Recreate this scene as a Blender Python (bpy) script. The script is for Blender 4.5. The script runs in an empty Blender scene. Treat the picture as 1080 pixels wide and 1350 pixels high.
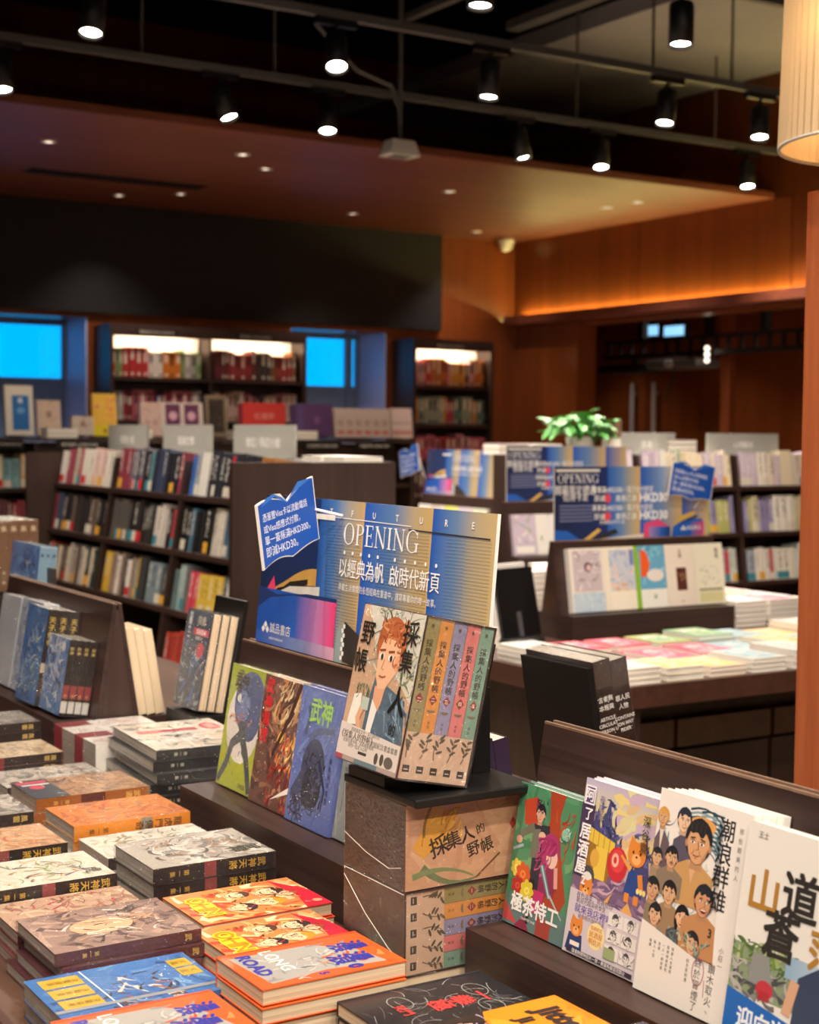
import bpy, math, random
import numpy as np
from mathutils import Matrix, Vector

# ------------------------------------------------------------------ camera, world, exposure
SC = bpy.context.scene
COL = SC.collection
YAW, PITCH, ROLL = math.radians(32.13), math.radians(2.963), math.radians(0.568)
FPX, CAM_H = 2000.0, 1.5
_f = Vector((math.sin(YAW), math.cos(YAW), 0)); _r = Vector((math.cos(YAW), -math.sin(YAW), 0)); _u = Vector((0, 0, 1))
FW = _f * math.cos(PITCH) - _u * math.sin(PITCH)
_u2 = _u * math.cos(PITCH) + _f * math.sin(PITCH)
RT = _r * math.cos(ROLL) + _u2 * math.sin(ROLL)
UP = _u2 * math.cos(ROLL) - _r * math.sin(ROLL)
CAM = Vector((0, 0, CAM_H))
cam_data = bpy.data.cameras.new('camera')
cam = bpy.data.objects.new('camera', cam_data); COL.objects.link(cam)
cam.matrix_world = Matrix((
    (RT.x, UP.x, -FW.x, CAM.x), (RT.y, UP.y, -FW.y, CAM.y), (RT.z, UP.z, -FW.z, CAM.z), (0, 0, 0, 1)))
cam_data.sensor_fit = 'HORIZONTAL'; cam_data.sensor_width = 36; cam_data.lens = FPX / 1080 * 36
cam_data.clip_start = 0.05; cam_data.clip_end = 100
cam_data.dof.use_dof = True; cam_data.dof.focus_distance = 2.15; cam_data.dof.aperture_fstop = 8.0
SC.camera = cam
world = bpy.data.worlds.new('sky'); SC.world = world; world.use_nodes = True
bg = world.node_tree.nodes['Background']
bg.inputs[0].default_value = (0.0, 0.40, 0.90, 1); bg.inputs[1].default_value = 1.1
SC.view_settings.view_transform = 'Standard'; SC.view_settings.look = 'None'
SC.view_settings.gamma = 1; SC.view_settings.use_curve_mapping = False
SC.view_settings.exposure = 0.55
SC.cycles.max_bounces = 6; SC.cycles.diffuse_bounces = 3; SC.cycles.glossy_bounces = 3
SC.cycles.transparent_max_bounces = 12; SC.cycles.sample_clamp_indirect = 4
WARM = (1.0, 0.87, 0.745)
SPOT_W = 100.0

def ray(px, py): return FW + RT * ((px - 540) / FPX) - UP * ((py - 675) / FPX)
def PZ(px, py, z): d = ray(px, py); return CAM + d * ((z - CAM_H) / d.z)
def PX(px, py, x): d = ray(px, py); return CAM + d * (x / d.x)
def PY(px, py, y): d = ray(px, py); return CAM + d * (y / d.y)
def PD(px, py, dist): return CAM + ray(px, py) * dist

# ------------------------------------------------------------------ colours and materials
def lin(c):
    c = c / 255.0
    return c / 12.92 if c <= 0.04045 else ((c + 0.055) / 1.055) ** 2.4
def hx(s):
    if not isinstance(s, str): return tuple(s)[:3]
    s = s.lstrip('#')
    return (lin(int(s[0:2], 16)), lin(int(s[2:4], 16)), lin(int(s[4:6], 16)))

MATS = {}
def new_mat(name):
    m = bpy.data.materials.new(name); m.use_nodes = True
    nt = m.node_tree; p = nt.nodes['Principled BSDF']
    MATS[name] = m
    return m, nt, p
def N(nt, t, **kw):
    n = nt.nodes.new(t)
    for k, v in kw.items():
        if k in n.inputs: n.inputs[k].default_value = v
        else: setattr(n, k, v)
    return n
def simple(name, col, rough=0.5, metal=0.0, bump=0.0, scale=80, var=0.0):
    m, nt, p = new_mat(name)
    p.inputs['Base Color'].default_value = (*hx(col), 1); p.inputs['Roughness'].default_value = rough
    p.inputs['Metallic'].default_value = metal
    tc = N(nt, 'ShaderNodeTexCoord'); no = N(nt, 'ShaderNodeTexNoise', Scale=scale, Detail=3.0)
    nt.links.new(tc.outputs['Object'], no.inputs['Vector'])
    if var:
        hv = N(nt, 'ShaderNodeHueSaturation'); hv.inputs['Color'].default_value = (*hx(col), 1)
        mr = N(nt, 'ShaderNodeMapRange'); mr.inputs['To Min'].default_value = 1 - var; mr.inputs['To Max'].default_value = 1 + var
        nt.links.new(no.outputs['Fac'], mr.inputs['Value']); nt.links.new(mr.outputs[0], hv.inputs['Value'])
        nt.links.new(hv.outputs[0], p.inputs['Base Color'])
    if bump:
        b = N(nt, 'ShaderNodeBump', Strength=bump, Distance=0.002)
        nt.links.new(no.outputs['Fac'], b.inputs['Height']); nt.links.new(b.outputs[0], p.inputs['Normal'])
    return m
def wood(name, c1, c2, axis='z', rough=0.4, scale=1.0, stretch=26.0, bump=0.15, coat=0.0):
    m, nt, p = new_mat(name)
    tc = N(nt, 'ShaderNodeTexCoord'); mp = N(nt, 'ShaderNodeMapping')
    s = {'x': (1, stretch, stretch), 'y': (stretch, 1, stretch), 'z': (stretch, stretch, 1)}[axis]
    mp.inputs['Scale'].default_value = tuple(v * scale for v in s)
    no = N(nt, 'ShaderNodeTexNoise', Scale=1.6, Detail=6.0, Roughness=0.65, Distortion=0.4)
    no2 = N(nt, 'ShaderNodeTexNoise', Scale=0.35, Detail=2.0)
    cr = N(nt, 'ShaderNodeValToRGB')
    cr.color_ramp.elements[0].position = 0.32; cr.color_ramp.elements[0].color = (*hx(c1), 1)
    cr.color_ramp.elements[1].position = 0.68; cr.color_ramp.elements[1].color = (*hx(c2), 1)
    mx = N(nt, 'ShaderNodeMath', operation='ADD'); mx2 = N(nt, 'ShaderNodeMath', operation='MULTIPLY'); mx2.inputs[1].default_value = 0.5
    L = nt.links.new
    L(tc.outputs['Object'], mp.inputs['Vector']); L(mp.outputs[0], no.inputs['Vector']); L(mp.outputs[0], no2.inputs['Vector'])
    L(no.outputs['Fac'], mx.inputs[0]); L(no2.outputs['Fac'], mx.inputs[1]); L(mx.outputs[0], mx2.inputs[0])
    L(mx2.outputs[0], cr.inputs['Fac']); L(cr.outputs[0], p.inputs['Base Color'])
    b = N(nt, 'ShaderNodeBump', Strength=bump, Distance=0.002); L(no.outputs['Fac'], b.inputs['Height']); L(b.outputs[0], p.inputs['Normal'])
    p.inputs['Roughness'].default_value = rough; p.inputs['Coat Weight'].default_value = coat; p.inputs['Coat Roughness'].default_value = 0.2
    return m
def emit(name, col, strength):
    m, nt, p = new_mat(name)
    p.inputs['Base Color'].default_value = (0.02, 0.02, 0.02, 1)
    p.inputs['Emission Color'].default_value = (*hx(col), 1); p.inputs['Emission Strength'].default_value = strength
    return m

wood('wood_dark_y', '261815', '47332d', 'y', 0.42, 1.0, 60, 0.25)      # display stands
wood('wood_dark_x', '261815', '47332d', 'x', 0.42, 1.0, 60, 0.25)
wood('wood_dark_z', '2a1c16', '44302a', 'z', 0.45, 1.0, 22, 0.15)      # bookcases
wood('wood_edge', '6a5140', '927460', 'y', 0.5, 1.0, 60, 0.2)
wood('veneer_z', '6c3415', '89461b', 'z', 0.33, 0.7, 30, 0.05, 0.15)    # wall panelling
wood('veneer_x', '642f1f', '7a4028', 'x', 0.5, 0.5, 26, 0.05, 0.0)
wood('post_wood', '8f4626', 'b0623a', 'z', 0.4, 3.0, 18, 0.1)
wood('table_wood', '4a342a', '6a4d3d', 'y', 0.3, 1.0, 40, 0.1, 0.2)
wood('table_edge', '3a2219', '55352a', 'y', 0.35, 1.0, 40, 0.1, 0.1)
wood('floor_wood', 'a08a70', 'b9a286', 'x', 0.35, 1.0, 12, 0.1)
simple('black_panel', '100c0e', 0.7, bump=0.1, scale=200)
simple('ceiling_black', '0d0d10', 0.85, var=0.2, scale=3)
simple('ceiling_slab', '98949a', 0.85, var=0.15, scale=2)
simple('metal_black', '0f0f11', 0.45, var=0.1)
simple('metal_grey', '565354', 0.5, var=0.1)
simple('steel', 'c4c8cc', 0.35, 0.4, var=0.05)
simple('white_plastic', 'e6e1da', 0.4, var=0.03)
simple('black_plastic', '141313', 0.35, var=0.15)
simple('grey_plate', 'a3a39c', 0.35, var=0.06, scale=20)
simple('plaster_grey', '6d6660', 0.8, var=0.05)
simple('wall_dark', 'a8907a', 0.6, var=0.1, scale=4)
simple('window_frame', '7d8fa6', 0.4, var=0.05)
simple('window_reveal', 'c4d2ff', 0.5, var=0.05)  # blue of the window light put into the reveal colour
simple('leaf', '3f8a33', 0.45, var=0.35, scale=14)
simple('pot', 'd8d2c6', 0.4, var=0.05)
simple('paper_white', 'f1ece0', 0.7, var=0.03)
simple('cable', '18151a', 0.5, var=0.1)
emit('lamp_lens', 'fff1dc', 40.0)
emit('downlight_lens', 'ffe9cf', 2.2)
emit('led_warm', 'ffb648', 6.0)
emit('cove_light', 'ffec90', 75.0)
emit('led_white', 'ffe6c4', 45.0)
emit('pale_blue_glow', '8fd0ff', 0.9)

def m_object_colour(name, rough=0.45, coat=0.0, wrap=False):
    m, nt, p = new_mat(name); L = nt.links.new
    oi = N(nt, 'ShaderNodeObjectInfo'); no = N(nt, 'ShaderNodeTexNoise', Scale=40.0, Detail=2.0)
    tc = N(nt, 'ShaderNodeTexCoord'); L(tc.outputs['Object'], no.inputs['Vector'])
    mr = N(nt, 'ShaderNodeMapRange'); mr.inputs['To Min'].default_value = 0.92; mr.inputs['To Max'].default_value = 1.06
    hv = N(nt, 'ShaderNodeHueSaturation'); L(no.outputs['Fac'], mr.inputs['Value']); L(mr.outputs[0], hv.inputs['Value'])
    L(oi.outputs['Color'], hv.inputs['Color']); L(hv.outputs[0], p.inputs['Base Color'])
    p.inputs['Roughness'].default_value = rough; p.inputs['Coat Weight'].default_value = coat
    return m
m_object_colour('cover_board', 0.4)

def m_print(name, rough, coat=0.0, wrinkle=0.0):
    m, nt, p = new_mat(name); L = nt.links.new
    at = N(nt, 'ShaderNodeAttribute', attribute_name='Col'); L(at.outputs['Color'], p.inputs['Base Color'])
    p.inputs['Roughness'].default_value = rough
    tc = N(nt, 'ShaderNodeTexCoord'); no = N(nt, 'ShaderNodeTexNoise', Scale=9.0 if wrinkle else 60.0, Detail=4.0, Distortion=1.2 if wrinkle else 0.0)
    L(tc.outputs['Object'], no.inputs['Vector'])
    if coat:
        p.inputs['Coat Weight'].default_value = coat; p.inputs['Coat Roughness'].default_value = 0.06
    b = N(nt, 'ShaderNodeBump', Strength=wrinkle if wrinkle else 0.03, Distance=0.006 if wrinkle else 0.001)
    L(no.outputs['Fac'], b.inputs['Height'])
    L(b.outputs[0], p.inputs['Coat Normal' if wrinkle else 'Normal'])
    return m
m_print('print_matte', 0.5)
m_print('print_gloss', 0.32, 0.15)

def m_wrap():
    m, nt, p = new_mat('shrink_wrap'); L = nt.links.new
    nt.nodes.remove(p); out = nt.nodes['Material Output']
    tr = N(nt, 'ShaderNodeBsdfTransparent'); tr.inputs[0].default_value = (0.97, 0.97, 0.97, 1)
    gl = N(nt, 'ShaderNodeBsdfGlossy', Roughness=0.06); gl.inputs[0].default_value = (1, 1, 1, 1)
    tc = N(nt, 'ShaderNodeTexCoord'); mp = N(nt, 'ShaderNodeMapping'); mp.inputs['Scale'].default_value = (85, 45, 85)
    no = N(nt, 'ShaderNodeTexNoise', Scale=1.0, Detail=5.0, Distortion=2.0)
    L(tc.outputs['Object'], mp.inputs['Vector']); L(mp.outputs[0], no.inputs['Vector'])
    b = N(nt, 'ShaderNodeBump', Strength=1.0, Distance=0.02); L(no.outputs['Fac'], b.inputs['Height']); L(b.outputs[0], gl.inputs['Normal'])
    lw = N(nt, 'ShaderNodeLayerWeight', Blend=0.5); pw_ = N(nt, 'ShaderNodeMath', operation='POWER'); pw_.inputs[1].default_value = 4.0; L(lw.outputs['Facing'], pw_.inputs[0])
    fr = N(nt, 'ShaderNodeMath', operation='MULTIPLY_ADD'); fr.inputs[1].default_value = 0.5; fr.inputs[2].default_value = 0.11; L(pw_.outputs[0], fr.inputs[0])
    mx = N(nt, 'ShaderNodeMixShader'); L(fr.outputs[0], mx.inputs[0]); L(tr.outputs[0], mx.inputs[1]); L(gl.outputs[0], mx.inputs[2])
    L(mx.outputs[0], out.inputs['Surface'])
m_wrap()

def m_pages(name, c1, c2):
    m, nt, p = new_mat(name); L = nt.links.new
    tc = N(nt, 'ShaderNodeTexCoord'); mp = N(nt, 'ShaderNodeMapping'); mp.inputs['Scale'].default_value = (3, 3, 900)
    no = N(nt, 'ShaderNodeTexNoise', Scale=1.0, Detail=2.0); cr = N(nt, 'ShaderNodeValToRGB')
    cr.color_ramp.elements[0].position = 0.3; cr.color_ramp.elements[0].color = (*hx(c1), 1)
    cr.color_ramp.elements[1].position = 0.65; cr.color_ramp.elements[1].color = (*hx(c2), 1)
    L(tc.outputs['Object'], mp.inputs['Vector']); L(mp.outputs[0], no.inputs['Vector']); L(no.outputs['Fac'], cr.inputs['Fac'])
    L(cr.outputs[0], p.inputs['Base Color']); p.inputs['Roughness'].default_value = 0.8
m_pages('pages_white', 'cfc6b4', 'f2ecdf')
m_pages('pages_cream', 'c4a987', 'e6d2b2')
m_pages('pages_grey', '8f867a', 'b9b0a2')

def m_far_spine():
    # spine print of shelved books: own colour, a title column and a foot band
    m, nt, p = new_mat('spine_cover'); L = nt.links.new
    oi = N(nt, 'ShaderNodeObjectInfo'); tc = N(nt, 'ShaderNodeTexCoord'); sp = N(nt, 'ShaderNodeSeparateXYZ')
    L(tc.outputs['Object'], sp.inputs[0])
    ad = N(nt, 'ShaderNodeVectorMath', operation='ADD'); cb = N(nt, 'ShaderNodeCombineXYZ')
    mu = N(nt, 'ShaderNodeMath', operation='MULTIPLY'); mu.inputs[1].default_value = 57.0
    L(oi.outputs['Random'], mu.inputs[0]); L(mu.outputs[0], cb.inputs[0]); L(mu.outputs[0], cb.inputs[2])
    mp = N(nt, 'ShaderNodeMapping'); mp.inputs['Scale'].default_value = (3.5, 1, 22)
    L(tc.outputs['Object'], ad.inputs[0]); L(cb.outputs[0], ad.inputs[1]); L(ad.outputs[0], mp.inputs['Vector'])
    no = N(nt, 'ShaderNodeTexNoise', Scale=1.0, Detail=2.0); L(mp.outputs[0], no.inputs['Vector'])
    gt = N(nt, 'ShaderNodeMath', operation='GREATER_THAN'); gt.inputs[1].default_value = 0.54; L(no.outputs['Fac'], gt.inputs[0])
    def between(sock, a, b):
        g = N(nt, 'ShaderNodeMath', operation='GREATER_THAN'); g.inputs[1].default_value = a; L(sock, g.inputs[0])
        l = N(nt, 'ShaderNodeMath', operation='LESS_THAN'); l.inputs[1].default_value = b; L(sock, l.inputs[0])
        k = N(nt, 'ShaderNodeMath', operation='MULTIPLY'); L(g.outputs[0], k.inputs[0]); L(l.outputs[0], k.inputs[1]); return k.outputs[0]
    title = N(nt, 'ShaderNodeMath', operation='MULTIPLY'); L(gt.outputs[0], title.inputs[0])
    t2 = N(nt, 'ShaderNodeMath', operation='MULTIPLY'); L(between(sp.outputs['Z'], 0.38, 0.92), t2.inputs[0]); L(between(sp.outputs['X'], 0.25, 0.75), t2.inputs[1])
    L(t2.outputs[0], title.inputs[1])
    inv = N(nt, 'ShaderNodeMath', operation='GREATER_THAN'); inv.inputs[1].default_value = 0.45; L(oi.outputs['Random'], inv.inputs[0])
    tcol = N(nt, 'ShaderNodeMix', data_type='RGBA'); L(inv.outputs[0], tcol.inputs['Factor'])
    tcol.inputs['A'].default_value = (0.8, 0.76, 0.68, 1); tcol.inputs['B'].default_value = (0.03, 0.03, 0.04, 1)
    m1 = N(nt, 'ShaderNodeMix', data_type='RGBA'); L(title.outputs[0], m1.inputs['Factor']); L(oi.outputs['Color'], m1.inputs['A']); L(tcol.outputs['Result'], m1.inputs['B'])
    band = between(sp.outputs['Z'], 0.03, 0.26)
    fr = N(nt, 'ShaderNodeMath', operation='FRACT'); m9 = N(nt, 'ShaderNodeMath', operation='MULTIPLY'); m9.inputs[1].default_value = 13.7
    L(oi.outputs['Random'], m9.inputs[0]); L(m9.outputs[0], fr.inputs[0])
    has = N(nt, 'ShaderNodeMath', operation='GREATER_THAN'); has.inputs[1].default_value = 0.62; L(fr.outputs[0], has.inputs[0])
    bm_ = N(nt, 'ShaderNodeMath', operation='MULTIPLY'); L(band, bm_.inputs[0]); L(has.outputs[0], bm_.inputs[1])
    cr = N(nt, 'ShaderNodeValToRGB'); cr.color_ramp.interpolation = 'CONSTANT'
    for i, (pos, c) in enumerate([(0, 'd8d0c0'), (0.72, 'c8323a'), (0.8, 'e0a83a'), (0.88, '3a8a98'), (0.94, 'd8d0c0')]):
        e = cr.color_ramp.elements[i] if i < 2 else cr.color_ramp.elements.new(pos)
        e.position = pos; e.color = (*hx(c), 1)
    L(fr.outputs[0], cr.inputs['Fac'])
    m2 = N(nt, 'ShaderNodeMix', data_type='RGBA'); L(bm_.outputs[0], m2.inputs['Factor']); L(m1.outputs['Result'], m2.inputs['A']); L(cr.outputs[0], m2.inputs['B'])
    L(m2.outputs['Result'], p.inputs['Base Color']); p.inputs['Roughness'].default_value = 0.4
m_far_spine()

def m_shade():
    m, nt, p = new_mat('lamp_fabric'); L = nt.links.new
    p.inputs['Base Color'].default_value = (*hx('cdb48e'), 1); p.inputs['Roughness'].default_value = 0.8
    tl = N(nt, 'ShaderNodeBsdfTranslucent'); tl.inputs[0].default_value = (*hx('e8c48c'), 1)
    mx = N(nt, 'ShaderNodeMixShader'); mx.inputs[0].default_value = 0.10
    L(p.outputs[0], mx.inputs[1]); L(tl.outputs[0], mx.inputs[2]); L(mx.outputs[0], nt.nodes['Material Output'].inputs['Surface'])
m_shade()
def m_glass():
    m, nt, p = new_mat('pane_glass'); L = nt.links.new; nt.nodes.remove(p)
    tr = N(nt, 'ShaderNodeBsdfTransparent'); tr.inputs[0].default_value = (0.85, 0.95, 1.0, 1)
    gl = N(nt, 'ShaderNodeBsdfGlossy', Roughness=0.03)
    fr = N(nt, 'ShaderNodeFresnel', IOR=1.4); mx = N(nt, 'ShaderNodeMixShader')
    L(fr.outputs[0], mx.inputs[0]); L(tr.outputs[0], mx.inputs[1]); L(gl.outputs[0], mx.inputs[2]); L(mx.outputs[0], nt.nodes['Material Output'].inputs['Surface'])
m_glass()

# ------------------------------------------------------------------ object helpers
def link(o, parent=None):
    COL.objects.link(o)
    if parent is not None: o.parent = parent
    return o
def tag(o, label=None, cat=None, group=None, kind=None):
    if label: o['label'] = label
    if cat: o['category'] = cat
    if group: o['group'] = group
    if kind: o['kind'] = kind
    return o
def empty(name, label, cat, loc=(0, 0, 0), rot=None, group=None, matrix=None):
    o = bpy.data.objects.new(name, None); o.empty_display_size = 0.05; COL.objects.link(o)
    if matrix is not None: o.matrix_world = matrix
    else:
        o.location = loc
        if rot: o.rotation_euler = rot
    return tag(o, label, cat, group)
def mesh(name, verts, faces, mats, fmat=None, smooth=False):
    me = bpy.data.meshes.new(name); me.from_pydata([tuple(v) for v in verts], [], faces); me.update()
    for m in (mats if isinstance(mats, (list, tuple)) else [mats]): me.materials.append(MATS[m] if isinstance(m, str) else m)
    if fmat: me.polygons.foreach_set('material_index', fmat)
    if smooth: me.polygons.foreach_set('use_smooth', [True] * len(me.polygons))
    return me
def ob(name, me, parent=None, loc=None, rot=None, color=None):
    o = bpy.data.objects.new(name, me); link(o, parent)
    if loc is not None: o.location = loc
    if rot is not None: o.rotation_euler = rot
    if color is not None: o.color = (*hx(color), 1)
    return o
BF = [(0, 3, 2, 1), (4, 5, 6, 7), (0, 1, 5, 4), (1, 2, 6, 5), (2, 3, 7, 6), (3, 0, 4, 7)]
class MB:
    def __init__(s): s.v = []; s.f = []
    def box(s, a, b):
        n = len(s.v); x0, y0, z0 = a; x1, y1, z1 = b
        s.v += [(x0, y0, z0), (x1, y0, z0), (x1, y1, z0), (x0, y1, z0), (x0, y0, z1), (x1, y0, z1), (x1, y1, z1), (x0, y1, z1)]
        s.f += [tuple(i + n for i in q) for q in BF]; return s
    def hexa(s, pts):
        n = len(s.v); s.v += [tuple(p) for p in pts]; s.f += [tuple(i + n for i in q) for q in BF]; return s
    def prism(s, prof, a, b, axis='y'):
        # profile of (p, q) pairs extruded along an axis between a and b
        n = len(s.v); k = len(prof)
        for t in (a, b):
            for p, q in prof: s.v.append((p, t, q) if axis == 'y' else ((t, p, q) if axis == 'x' else (p, q, t)))
        s.f.append(tuple(range(n, n + k))); s.f.append(tuple(range(n + 2 * k - 1, n + k - 1, -1)))
        for i in range(k): j = (i + 1) % k; s.f.append((n + i, n + k + i, n + k + j, n + j))
        return s
    def cyl(s, p0, p1, r0, r1=None, seg=16, caps=True):
        r1 = r0 if r1 is None else r1; p0 = Vector(p0); p1 = Vector(p1); d = (p1 - p0).normalized()
        a = d.orthogonal().normalized(); b = d.cross(a); n = len(s.v)
        for p, r in ((p0, r0), (p1, r1)):
            for i in range(seg):
                t = 2 * math.pi * i / seg; s.v.append(tuple(p + a * (math.cos(t) * r) + b * (math.sin(t) * r)))
        for i in range(seg): j = (i + 1) % seg; s.f.append((n + i, n + j, n + seg + j, n + seg + i))
        if caps: s.f.append(tuple(range(n + seg - 1, n - 1, -1))); s.f.append(tuple(range(n + seg, n + 2 * seg)))
        return s
    def tube(s, pts, r, seg=8):
        for a, b in zip(pts[:-1], pts[1:]): s.cyl(a, b, r, seg=seg)
        return s
    def lathe(s, prof, seg=24, c=(0, 0, 0)):
        n = len(s.v); k = len(prof)
        for i in range(seg):
            t = 2 * math.pi * i / seg
            for r, z in prof: s.v.append((c[0] + r * math.cos(t), c[1] + r * math.sin(t), c[2] + z))
        for i in range(seg):
            j = (i + 1) % seg
            for q in range(k - 1): s.f.append((n + i * k + q, n + j * k + q, n + j * k + q + 1, n + i * k + q + 1))
        return s
    def me(s, name, mat, smooth=False): return mesh(name, s.v, s.f, mat, smooth=smooth)
def boxo(name, a, b, mat, parent=None, kind=None, bevel=0.0):
    o = ob(name, MB().box(a, b).me(name, mat), parent)
    if kind: o['kind'] = kind
    if bevel:
        md = o.modifiers.new('bevel', 'BEVEL'); md.width = bevel; md.segments = 2; md.limit_method = 'ANGLE'
    return o
def basis(right, up, normal, origin):
    r, u, n = Vector(right).normalized(), Vector(up).normalized(), Vector(normal).normalized()
    return Matrix(((r.x, u.x, n.x, origin[0]), (r.y, u.y, n.y, origin[1]), (r.z, u.z, n.z, origin[2]), (0, 0, 0, 1)))

# ------------------------------------------------------------------ flat print: polygons, strokes and lettering in one mesh
_glyphs = {}
def glyph(txt, bold=0.0):
    if any(ord(ch) > 0x2e80 for ch in txt): bold = 0.0
    key = (txt, bold)
    if key not in _glyphs:
        c = bpy.data.curves.new('t', 'FONT'); c.body = txt; c.resolution_u = 2; c.offset = bold; c.fill_mode = 'FRONT'
        o = bpy.data.objects.new('t', c); COL.objects.link(o)
        dg = bpy.context.evaluated_depsgraph_get(); dg.update()
        me = bpy.data.meshes.new_from_object(o.evaluated_get(dg))
        v = [(p.co.x, p.co.y) for p in me.vertices]; f = [tuple(p.vertices) for p in me.polygons]
        bpy.data.meshes.remove(me); bpy.data.objects.remove(o); bpy.data.curves.remove(c)
        _glyphs[key] = (v, f)
    return _glyphs[key]
class Art:
    """u runs 0..1 across the width, v runs 0..A (height / width) up; later shapes lie on earlier ones"""
    def __init__(s, w, h, base='ffffff', step=5e-6):
        s.w, s.h, s.A = w, h, h / w; s.v = []; s.f = []; s.c = []; s.z = 0.0; s.step = step
        s.rect(0, 0, 1, s.A, base)
    def _add(s, pts, faces, cols):
        n = len(s.v); s.v += [(p[0] * s.w, p[1] * s.w, s.z) for p in pts]
        for f in faces:
            s.f.append(tuple(i + n for i in f)); s.c.append([cols[i] for i in f] if isinstance(cols, list) else cols)
    def up(s): s.z += s.step
    def poly(s, pts, col):
        col = hx(col)
        # keep the print inside the sheet
        pts = [(min(1, max(0, p[0])), min(s.A, max(0, p[1]))) for p in pts]
        a = sum(pts[i][0] * pts[(i + 1) % len(pts)][1] - pts[(i + 1) % len(pts)][0] * pts[i][1] for i in range(len(pts)))
        if abs(a) < 1e-7: return s
        if a < 0: pts = pts[::-1]
        s.up(); s._add(pts, [tuple(range(len(pts)))], col); return s
    def rect(s, u0, v0, u1, v1, col): return s.poly([(u0, v0), (u1, v0), (u1, v1), (u0, v1)], col)
    def ell(s, cx, cy, rx, ry=None, col='000000', rot=0, n=18, a0=0, a1=360):
        ry = rx if ry is None else ry; pts = []
        full = abs(a1 - a0) >= 360; m = n if full else n + 1
        for i in range(m):
            t = math.radians(a0 + (a1 - a0) * i / n); x, y = rx * math.cos(t), ry * math.sin(t)
            pts.append((cx + x * math.cos(rot) - y * math.sin(rot), cy + x * math.sin(rot) + y * math.cos(rot)))
        return s.poly(pts, col)
    def stroke(s, pts, wd, col, wd2=None):
        wd2 = wd if wd2 is None else wd2; L = []; R = []; k = len(pts)
        for i, p in enumerate(pts):
            q = pts[min(i + 1, k - 1)]; o = pts[max(i - 1, 0)]
            dx, dy = q[0] - o[0], q[1] - o[1]; l = math.hypot(dx, dy) or 1; nx, ny = -dy / l, dx / l
            w = (wd + (wd2 - wd) * i / max(1, k - 1)) / 2
            L.append((p[0] + nx * w, p[1] + ny * w)); R.append((p[0] - nx * w, p[1] - ny * w))
        s.up(); cl = lambda p: (min(1, max(0, p[0])), min(s.A, max(0, p[1])))
        pts2 = [cl(p) for p in R] + [cl(p) for p in L]
        s._add(pts2, [(i, i + 1, k + i + 1, k + i) for i in range(k - 1)], hx(col)); return s
    def curve(s, p0, p1, bend, wd, col, wd2=None, n=7):
        dx, dy = p1[0] - p0[0], p1[1] - p0[1]; pts = []
        for i in range(n):
            t = i / (n - 1); b = 4 * t * (1 - t) * bend; pts.append((p0[0] + dx * t - dy * b, p0[1] + dy * t + dx * b))
        return s.stroke(pts, wd, col, wd2)
    def grad(s, u0, v0, u1, v1, stops, horizontal=True):
        # colour gradient; stops = [(0..1, colour), ...]
        s.up(); pts = []; cols = []
        for t, c in stops:
            c = hx(c)
            if horizontal: x = u0 + (u1 - u0) * t; pts += [(x, v0), (x, v1)]
            else: y = v0 + (v1 - v0) * t; pts += [(u1, y), (u0, y)]
            cols += [c, c]
        s._add(pts, [(2 * i, 2 * i + 2, 2 * i + 3, 2 * i + 1) for i in range(len(stops) - 1)], cols); return s
    def text(s, t, x, y, size, col, bold=0.02, rot=0.0, sx=1.0, align='c', slant=0.0):
        v, f = glyph(t, bold)
        if not v: return s
        x0 = min(p[0] for p in v); x1 = max(p[0] for p in v); y0 = min(p[1] for p in v); y1 = max(p[1] for p in v)
        ax = {'c': (x0 + x1) / 2, 'l': x0, 'r': x1}[align]; ay = (y0 + y1) / 2
        c, sn = math.cos(rot), math.sin(rot); s.up()
        pts = []
        for p in v:
            px, py = (p[0] - ax) * size * sx + (p[1] - ay) * size * slant, (p[1] - ay) * size
            pts.append((x + px * c - py * sn, y + px * sn + py * c))
        s._add(pts, f, hx(col))
        if bold > .012 and size > .03 and any(ord(ch) > 0x2e80 for ch in t):      # heavier strokes: the glyph struck again beside itself
            d = bold * size * .4
            for ox, oy in ((d, d), (-d, d), (d, -d), (-d, -d)) if size > .09 else ((d, 0), (-d, 0)): s.up(); s._add([(q[0] + ox, q[1] + oy) for q in pts], f, hx(col))
        return s
    def vtext(s, t, x, y, size, col, bold=0.02, pitch=1.0, rot=0.0):
        # characters one under another, y is the top
        for i, ch in enumerate(t):
            if ch != ' ':
                d = (i + 0.5) * size * pitch
                s.text(ch, x + math.sin(rot) * d, y - math.cos(rot) * d, size, col, bold, rot)
        return s
    def paint(s, pal, n, seed, box=(0, 0, 1, None), lo=0.05, hi=0.25, wd=0.04, ang=None):
        # painted brush strokes
        r = random.Random(seed); u0, v0, u1, v1 = box; v1 = s.A if v1 is None else v1
        for i in range(n):
            x, y = r.uniform(u0, u1), r.uniform(v0, v1); a = r.uniform(0, math.pi) if ang is None else ang + r.gauss(0, 0.35); l = r.uniform(lo, hi)
            q = (min(u1, max(u0, x + l * math.cos(a))), min(v1, max(v0, y + l * math.sin(a))))
            w = wd * r.uniform(0.3, 1.2); s.curve((x, y), q, r.uniform(-.25, .25), w, r.choice(pal), w * 0.3, 5)
        return s
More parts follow.
